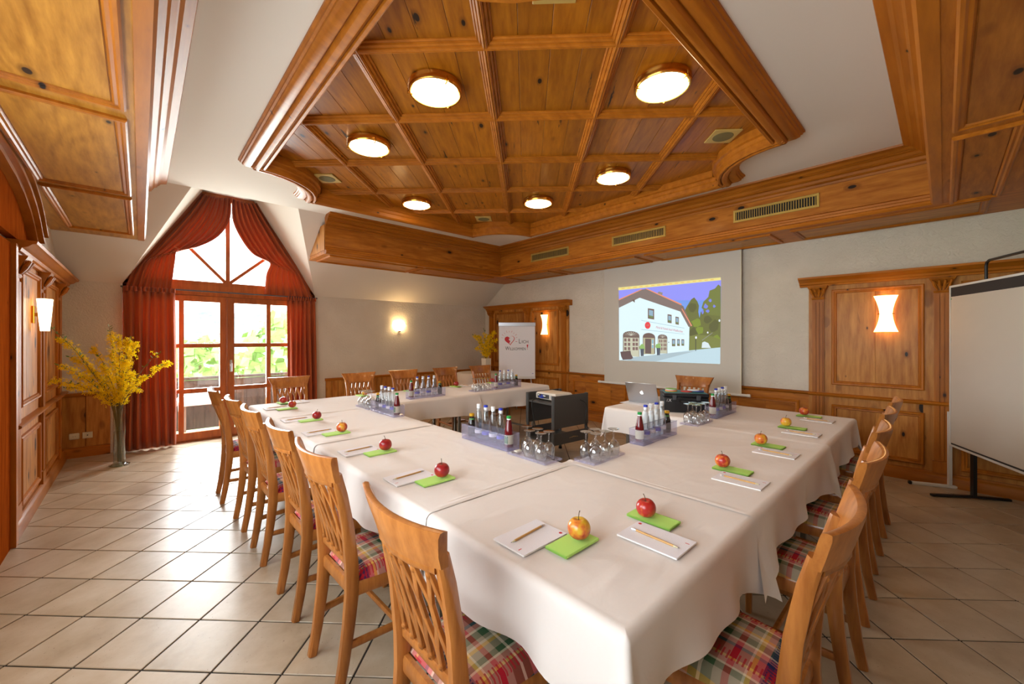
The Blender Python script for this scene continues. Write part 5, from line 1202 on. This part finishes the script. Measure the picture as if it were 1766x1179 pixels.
for q in range(9):
    a = .25 + q*.33; r0, r1 = .125, .15 + .012*(q % 2); c = (-.14, 1.385)
    m.add([fl(c[0] + r0*math.cos(a), c[1] + r0*math.sin(a)*1.05), fl(c[0] + r1*math.cos(a), c[1] + r1*math.sin(a)*1.05), fl(c[0] + r1*math.cos(a + .03), c[1] + r1*math.sin(a + .03)*1.05), fl(c[0] + r0*math.cos(a + .03), c[1] + r0*math.sin(a + .03)*1.05)], [(0, 1, 2, 3)])
m.add([fl(-.028, 1.345), fl(.002, 1.345), fl(.002, 1.352), fl(-.028, 1.352)], [(0, 1, 2, 3)])
m.poly_prism([(.176, 1.29), (.206, 1.294), (.195, 1.23), (.188, 1.23)], lambda a, b: fl(a, b), lambda a, b: (a, -.0085, b)); m.poly_prism([(.184, 1.206), (.196, 1.206), (.196, 1.218), (.184, 1.218)], lambda a, b: fl(a, b), lambda a, b: (a, -.0085, b))
m.build('heart_drawing', M['red_print'], t)
m = MB(); vs, fs = text_mesh('L', .12, lambda u, y: fl(lerp(.028, .07, u), 1.315 + y), None); m.add(vs, fs); vs, fs = text_mesh('ICH', .078, lambda u, y: fl(lerp(.085, .205, u), 1.318 + y), None); m.add(vs, fs)
vs, fs = text_mesh('W', .10, lambda u, y: fl(lerp(-.215, -.14, u), 1.19 + y), None); m.add(vs, fs); vs, fs = text_mesh('ILLKOMMEN', .072, lambda u, y: fl(lerp(-.135, .158, u), 1.19 + y), None); m.add(vs, fs)
m.build('lettering', M['ink'], t)
MB().add([fl(.275, .76), fl(.302, .76), fl(.302, .768), fl(.275, .768)], [(0, 1, 2, 3)]).build('paper_mark', M['label_blue'], t)

# ------------------------------------------------------------------ pin boards at the right
bd = Vector((.905, .425)); ang = math.atan2(bd.y, bd.x)
t = thing('pin_board', 'white-framed pin board covered with blank packing paper, cut by the right edge', 'pin board', (5.59, -.045, 0), ang)
# local x runs along the board, towards -x = right in the photo; local +y = towards the camera... board spans x from -1.2 to 0
MB().box(-1.49, -.01, -.008, .008, .415, 1.895).build('felt_panel', M['felt'], t)
P = lambda a, b, o: (a, o, b)
MB().ring(lambda a, b, o: (a, o - .012, b), -1.5, 0, .405, 1.905, [(0, 0), (0, .024), (.018, .024), (.018, 0)]).build('frame', M['white_metal'], t)
MB().grid(lambda u, v: (lerp(-1.46, -.03, u), .0150 + .003*noise.noise(Vector((u*5, v*9, 1))) + .002*noise.noise(Vector((u*12, v*22, 4))), lerp(.44, 1.80, v)), 50, 60).build('paper_sheet', M['board_paper'], t, 70)
for x in (-.03, -1.47): MB().lathe([(.001, .0), (.004, .001), (.004, .006), (.001, .008)], 8).xf(Matrix.Translation((x - .01, .012, 1.78)) @ Matrix.Rotation(-PI/2, 4, 'X')).build('pin', M['cap_green'], t)
for x in (.018, -1.518):
    MB().box(x - .014, x + .014, -.012, .012, .03, .72).build('post', M['white_metal'], t)
    MB().cbox(x - .013, x + .013, -.28, .28, 0, .03, .006).build('foot', M['white_metal'], t)
    for s in (-1, 1): MB().cbox(x - .015, x + .015, s*.29 - .012, s*.29 + .012, .0, .032, .005).build('foot_cap', M['rubber'], t)
t2p = Vector((5.59, -.045)) + Vector((-.425, .905))*-.055
t = thing('pin_board', 'black-framed pin board standing behind the paper-covered one', 'pin board', (5.364, -.135, 0), ang)
bx = .0
m = MB(); MB().tube([(-.11, -.07, 1.82), (-.11, -.07, 2.03), (-.12, -.07, 2.06), (-.15, -.07, 2.075), (-1.25, -.07, 2.075), (-1.29, -.07, 2.05), (-1.29, -.07, .5), (-.13, -.07, .5), (-.11, -.07, .53), (-.11, -.07, 1.82)], .011, 8).build('frame', M['black_metal'], t, 50)
MB().box(-1.28, -.12, -.076, -.064, .51, 1.88).build('felt_panel', M['felt'], t)
for x in (0.0, -1.10):
    MB().box(x - .022, x + .022, -.06, -.036, .02, .62).build('post', M['black_metal'], t)
    m = MB(); m.bar([(x, -.03, .018), (x + .04, -.30, .012)], .02, .010, (1, 0, 0)); m.bar([(x, -.03, .018), (x - .06, .26, .012)], .02, .010, (1, 0, 0)); m.build('foot', M['black_metal'], t)

# ------------------------------------------------------------------ trolley with projector
A, Bv, Cv = Vector((3.325, 3.408)), Vector((3.462, 2.959)), Vector((4.004, 2.908))
cx = (Bv + Cv)/2 + (A - Bv)/2; ct = math.atan2((Cv - Bv).y, (Cv - Bv).x)
cart = thing('projector_trolley', 'dark grey metal trolley with perforated side panels inside the table square', 'trolley', (cx.x, cx.y, 0), ct)
hx, hy = .27, .22
for sx in (-1, 1):
    for sy in (-1, 1): MB().tube([(sx*hx, sy*hy, 0.03), (sx*hx, sy*hy, .765)], .019, 12).build('post', M['cart_metal'], cart, 50); 
for sx in (-1, 1):
    for sy in (-1, 1): MB().lathe([(.02, 0), (.024, .004), (.02, .03)], 12, (sx*hx, sy*hy, 0)).build('castor', M['rubber'], cart, 50)
for s in (-1, 1):
    MB().cbox(-hx - .01, hx + .01, s*(hy + .022) - .004, s*(hy + .022) + .004, .40, .765, .002).build('side_panel', M['cart_metal'], cart)
    for q in range(2): pass
    MB().cbox(-hx - .01, hx + .01, s*(hy + .02) - .004, s*(hy + .02) + .004, .215, .345, .002).build('lower_side_panel', M['cart_metal'], cart)
    for q in range(7):
        MB().lathe([(.001, -.0012), (.006, -.0012), (.006, .0012), (.001, .0012)], 8).xf(Matrix.Translation((-.03 + q*.021, s*(hy + .024), .28 + .012*abs(3 - q)*-.2)) @ Matrix.Diagonal((.8, 1, 1.2 if 1 < q < 5 else .7, 1)) @ Matrix.Rotation(PI/2, 4, 'X')).build('slot', M['pencil_wood'], cart)
MB().cbox(-hx, hx, -hy, hy, .655, .675, .004).build('top_shelf', M['cart_metal'], cart); MB().cbox(-hx, hx, -hy, hy, .215, .232, .004).build('bottom_shelf', M['cart_metal'], cart)
tag(MB().cbox(-.06, .08, -.05, .05, 0, .012, .003).build('red_booklet', M['card_red'], None, None, (cx.x - .1, cx.y - .1, .2335), .3), 'thin red booklet on the lower trolley shelf', 'booklet')
pj = thing('projector', 'cream-white projector with blue plug on top of the trolley', 'projector', (3.60, 3.18, .690), PI/2 + ct + .0)
# local x: width, local -y... ports face the camera side
pj.rotation_euler = (0, 0, ct - PI/2); pj.location = (cx.x - .03, cx.y + .02, .676)
m = MB(); m.loft([[(x, y, z) for x, y in ((-.17 + i_, -.135 + i_), (.17 - i_, -.135 + i_), (.17 - i_, .135 - i_), (-.17 + i_, .135 - i_))] for z, i_ in ((.012, .012), (.02, 0), (.075, 0), (.092, .012), (.096, .03))]); m.build('housing', M['projector_white'], pj, 30)
MB().box(-.14, .06, -.1375, -.135, .028, .074).build('port_panel', M['port_dark'], pj); 
for q, (x, z, w_, mt) in enumerate(((-.12, .06, .012, 'white_metal'), (-.09, .06, .012, 'chrome'), (-.06, .06, .014, 'plug_blue'), (-.10, .04, .016, 'plug_blue'), (-.02, .055, .02, 'white_metal'), (.03, .045, .016, 'chrome'))): MB().cbox(x - w_, x + w_, -.142, -.1375, z - .008, z + .008, .002).build('port', M[mt], pj)
MB().cbox(-.06, -.02, -.175, -.142, .03, .052, .004).build('plug', M['plug_blue'], pj, 40)
m = MB().lathe([(.001, -.002), (.022, -.002), (.024, .002)], 20).xf(Matrix.Translation((.11, -.1375, .05)) @ Matrix.Rotation(PI/2, 4, 'X')); m.build('speaker_grille', M['silver'], pj, 40)
m = MB().lathe([(.001, -.004), (.022, -.004), (.03, -.012), (.034, -.012), (.034, .004)], 20).xf(Matrix.Translation((.09, .137, .055)) @ Matrix.Rotation(-PI/2, 4, 'X')); m.build('lens', M['port_dark'], pj, 40)
for sx in (-1, 1):
    for sy in (-1, 1): MB().lathe([(.012, 0), (.012, .014), (.001, .014)], 10, (sx*.13, sy*.1, 0)).build('foot', M['rubber'], pj)
tag(MB().tube([catmull([(cx.x - .22, cx.y + .08, .71), (cx.x - .30, cx.y + .12, .68), (cx.x - .31, cx.y + .10, .55), (cx.x - .29, cx.y + .05, .30), (cx.x - .25, cx.y - .02, .12), (cx.x - .18, cx.y - .25, .006), (cx.x - .2, cx.y - .6, .006)], q/40) for q in range(41)], .005, 6).build('power_cable', M['cable'], None, 60), 'black cable hanging from the projector down the trolley front', 'cable')
tag(MB().tube([catmull([(cx.x + .08, cx.y - .14, .70), (cx.x + .12, cx.y - .262, .69), (cx.x + .20, cx.y - .285, .62), (cx.x + .18, cx.y - .285, .45), (cx.x + .24, cx.y - .30, .34), (3.98, 2.72, .30), (3.90, 2.45, .55), (3.78, 2.262, .735), (3.76, 2.215, .765), (3.78, 2.14, .764)], q/60) for q in range(61)], .0045, 6).build('video_cable', M['cable'], None, 60), 'black video cable looping from the projector to the laptop', 'cable')

# ------------------------------------------------------------------ presenter's laptop, case, cards
la, lb = Vector((3.704, 2.219)), Vector((3.733, 1.899)); lang = math.atan2((lb - la).y, (lb - la).x)
mid = (la + lb)/2
t = thing('laptop', 'silver laptop seen from behind with glowing emblem on its lid', 'laptop', (mid.x, mid.y, ZS + .0015), lang)
# local x = left to right in the photo, local +y = away from the camera (towards the keyboard user)
MB().cbox(-.160, .160, .0, .225, 0, .014, .004).build('base', M['silver'], t, 40)
kb = MB().box(-.14, .14, .035, .125, .0141, .0148).build('keyboard', M['key_black'], t)
lid = MB().cbox(-.160, .160, -.004, .003, 0, .218, .003); R_ = Matrix.Translation((0, .004, .014)) @ Matrix.Rotation(math.radians(24), 4, 'X'); lid.xf(R_); lo = lid.build('lid', M['silver'], t, 40)
MB().box(-.15, .15, .0032, .0036, .012, .208).xf(R_).build('display', M['key_black'], lo)
ap = []
for q in range(28):
    a = 2*PI*q/28; r = .0165*(1 + .05*math.cos(2*a) - (.16*math.exp(-((a - PI/2)/.28)**2)) - .08*math.exp(-((a - 3*PI/2)/.25)**2))
    x, z = r*math.cos(a), r*1.06*math.sin(a)
    d = math.hypot(x - .021, z - .003)
    if d < .010: x = .021 - .010*math.sqrt(max(0, 1 - ((z - .003)/.010)**2))
    ap.append((x, z))
m = MB(); m.poly_prism([(x, z) for x, z in ap], lambda a, b: (a, -.0043, b + .108), lambda a, b: (a, -.0048, b + .108)); m.poly_prism([(.001, .0175), (.004, .0235), (.009, .027), (.0085, .0205)], lambda a, b: (a, -.0043, b + .108), lambda a, b: (a, -.0048, b + .108)); m.xf(R_)
emis('emblem_glow', (.95, .97, 1, 1), 1.2, (.9, .9, .9, 1)); m.build('lid_emblem', M['emblem_glow'], lo)
tag(MB().box(-.16, .16, -.10, .12, 0, .0012).build('paper_sheet', M['paper'], None, None, (3.70, 2.10, ZS - .0005), lang - .08), 'white paper sheet under the laptop', 'paper')
t = thing('black_case', 'black hard case with lid on the presenter table beside the laptop', 'case', (3.64, 1.62, ZS), -.96)
# local x along the front face
MB().cbox(-.185, .185, -.13, .13, 0, .135, .006).build('body', M['case_black'], t, 40); MB().cbox(-.188, .188, -.133, .133, .137, .170, .006).build('lid', M['case_black'], t, 40)
for x in (-.10, .10): MB().cbox(x - .018, x + .018, -.140, -.131, .112, .155, .003).build('latch', M['port_dark'], t, 40)
MB().tube([(-.05, -.131, .10), (-.05, -.150, .10), (.05, -.150, .10), (.05, -.131, .10)], .006, 8).build('handle', M['black_metal'], t, 50)
vs, fs = text_mesh('/.X', .035, lambda u, y: (lerp(-.165, -.125, u), -.1309, .095 + y), None); MB().add(vs, fs).build('print_mark', M['label_white'], t)
MB().box(-.17, .17, -.115, .115, .1702, .1712).build('inlay', M['card_teal'], t)
disc = {}
def card(x, y, z, r, mt, label):
    t_ = MB().lathe([(.001, 0), (r, 0), (r, .0055), (.001, .0055)], 24).build('round_card', M[mt], None, None, (x, y, z)); tag(t_, label, 'card', 'round cards on the black case')
zc = ZS + .1735
for q, (mt, c) in enumerate((('card_yellow', 'yellow, lowest'), ('card_red', 'red, second lowest'), ('card_white', 'white, second highest'), ('card_green', 'green, topmost'))): card(3.575, 1.705, zc + q*.0062, .052 - .001*q, mt, 'stack of round cards, %s of the left pile on the case' % c)
for q, (mt, c, dx, dy) in enumerate((('card_red', 'red, lowest', -.03, .035), ('card_blue', 'blue, middle', .03, -.045), ('card_white', 'white, topmost', .01, -.01))): card(3.665 + dx, 1.555 + dy, zc + q*.0062, .05, mt, 'round card, %s of the right pile on the case' % c)

# ------------------------------------------------------------------ forsythia
def blossom_mesh(m, c, s_, rr, mi):
    n1 = Vector((rr.uniform(-1, 1), rr.uniform(-1, 1), rr.uniform(-.6, 1))).normalized(); n2 = n1.orthogonal().normalized(); n3 = n1.cross(n2); a0 = rr.uniform(0, PI)
    for q in range(4):
        a = a0 + q*PI/2; d = n2*math.cos(a) + n3*math.sin(a); e = n2*-math.sin(a) + n3*math.cos(a)
        m.add([c, c + d*s_*.55 + e*s_*.22 + n1*s_*.2, c + d*s_ + n1*s_*.25, c + d*s_*.55 - e*s_*.22 + n1*s_*.2], [(0, 1, 2, 3)])
def bouquet(label, base, tips, dens, bs, seed, leafy):
    t = thing('forsythia_branches', label, 'flowers', base); rr = random.Random(seed)
    Fv = Vector((math.cos(PI/4 + .0375), math.sin(PI/4 + .0375), 0)); Rv = Vector((Fv.y, -Fv.x, 0))
    for lat, z, dep, fl0, fl1 in tips:
        B3 = Vector(base); w0, l0 = B3.dot(Fv), B3.dot(Rv); sc_ = (w0 + dep)/w0     # (lat, z) measured at the vase's distance, then moved nearer or farther
        tip = Rv*((l0 + lat)*sc_ - l0) + Fv*dep + Vector((0, 0, 1.42 + (z + base[2] - 1.42)*sc_ - base[2])); b0 = Rv*rr.uniform(-.02, .02) + Vector((0, 0, .04)); mouth = Rv*lat*.06 + Fv*dep*.06 + Vector((0, 0, bs[1]))
        mid_ = mouth*.45 + tip*.55 + Vector((0, 0, .07 + .05*rr.random()))
        path = [b0, mouth, mid_, tip]; P = [Vector(catmull([tuple(p) for p in path], q/24)) for q in range(25)]
        br = MB().tube([tuple(p) for p in P], [.005 - .0035*q/24 for q in range(25)], 5).build('branch', M['twig'], t, 60)
        m = MB(); L = (tip - mouth).length; n = int(dens*L*(fl1 - fl0))
        for _ in range(n):
            f = rr.uniform(max(fl0, .36), fl1); p = Vector(catmull([tuple(p) for p in path], f)); sp_ = .027*(1.1 - .55*f)
            blossom_mesh(m, p + Vector((rr.gauss(0, sp_), rr.gauss(0, sp_), rr.gauss(0, sp_))), bs[0]*rr.uniform(.7, 1.15), rr, 0)
        if m.v: tag(m.build('blossoms', M['blossom'], br), kind='stuff')
        m = MB()
        for _ in range(int(leafy*L)):
            f = rr.uniform(.45, 1.0); p = Vector(catmull([tuple(p) for p in path], f)); d = Vector((rr.uniform(-1, 1), rr.uniform(-1, 1), rr.uniform(.1, 1))).normalized(); e = d.orthogonal().normalized(); s_ = rr.uniform(.025, .05)
            m.add([p, p + d*s_*.5 + e*s_*.16, p + d*s_, p + d*s_*.5 - e*s_*.16], [(0, 1, 2, 3)])
        if m.v: tag(m.build('leaves', M['leaf'], br), kind='stuff')
    return t
t = thing('glass_vase', 'tall clear glass cylinder vase on the floor left of the garden door', 'vase', (-.17, 6.24, 0))
MB().lathe([(.062, 0), (.085, .004), (.088, .012), (.06, .02), (.052, .035), (.050, .10), (.050, .55), (.054, .66), (.055, .665)], 24, caps=False).build('wall', M['vase_glass'], t, 60); MB().lathe([(.001, .0), (.08, .002), (.07, .018), (.001, .024)], 24).build('base', M['vase_glass'], t, 50); MB().lathe([(.001, .03), (.046, .03), (.046, .38), (.001, .38)], 20).build('water', M['water_glass'], t, 50)
tipsA = [(-.80, 1.57, -.62, .36, .42), (-.70, 1.42, -.5, .40, .95), (-.78, .93, -.6, .36, .98), (-.62, .86, -.45, .40, .9), (-.55, 1.20, -.35, .36, .95), (-.70, 1.12, -.55, .45, .9), (-.12, 1.56, .03, .36, .86), (.0, 1.40, -.08, .36, 1), (.12, 1.40, .05, .36, 1), (.19, 1.36, -.02, .36, 1), (.55, 1.14, .0, .74, 1.0), (.30, .98, -.08, .36, 1), (.22, .82, .1, .36, 1), (-.30, 1.30, .08, .36, 1), (-.20, 1.1, -.12, .36, 1), (-.42, .98, -.2, .36, 1), (.08, 1.15, -.1, .36, 1), (.16, 1.02, .12, .36, 1), (-.35, 1.05, -.1, .36, 1), (-.08, 1.25, .1, .36, 1), (.45, 1.26, .05, .9, .92)]
bouquet('large spray of yellow forsythia branches in the glass floor vase', (-.17, 6.24, 0), tipsA, 400, (.023, .66), 11, 26)
t = thing('white_vase', 'square white porcelain vase on the corner side table', 'vase', (4.93, 6.05, .747))
MB().loft([[(x*s_, y*s_, z) for x, y in ((-1, -1), (1, -1), (1, 1), (-1, 1))] for s_, z in ((.060, 0), (.062, .01), (.066, .27), (.062, .272), (.058, .25), (.050, .03))], True, True).build('body', M['porcelain'], t, 30)
tipsB = [(-.26, .72, 0, .36, .9), (-.16, .70, .05, .36, .95), (-.05, .86, 0, .36, .75), (.05, .72, .05, .36, 1), (.16, .78, 0, .36, 1), (.20, .62, -.05, .36, 1), (-.12, .55, -.05, .36, 1), (.10, .50, -.06, .36, 1), (-.20, .45, .03, .36, 1), (.18, .42, .0, .36, 1), (0, .60, -.05, .36, 1)]
bouquet('yellow forsythia branches in the white vase beside the flip chart', (4.93, 6.05, .75), tipsB, 380, (.026, .27), 12, 60)
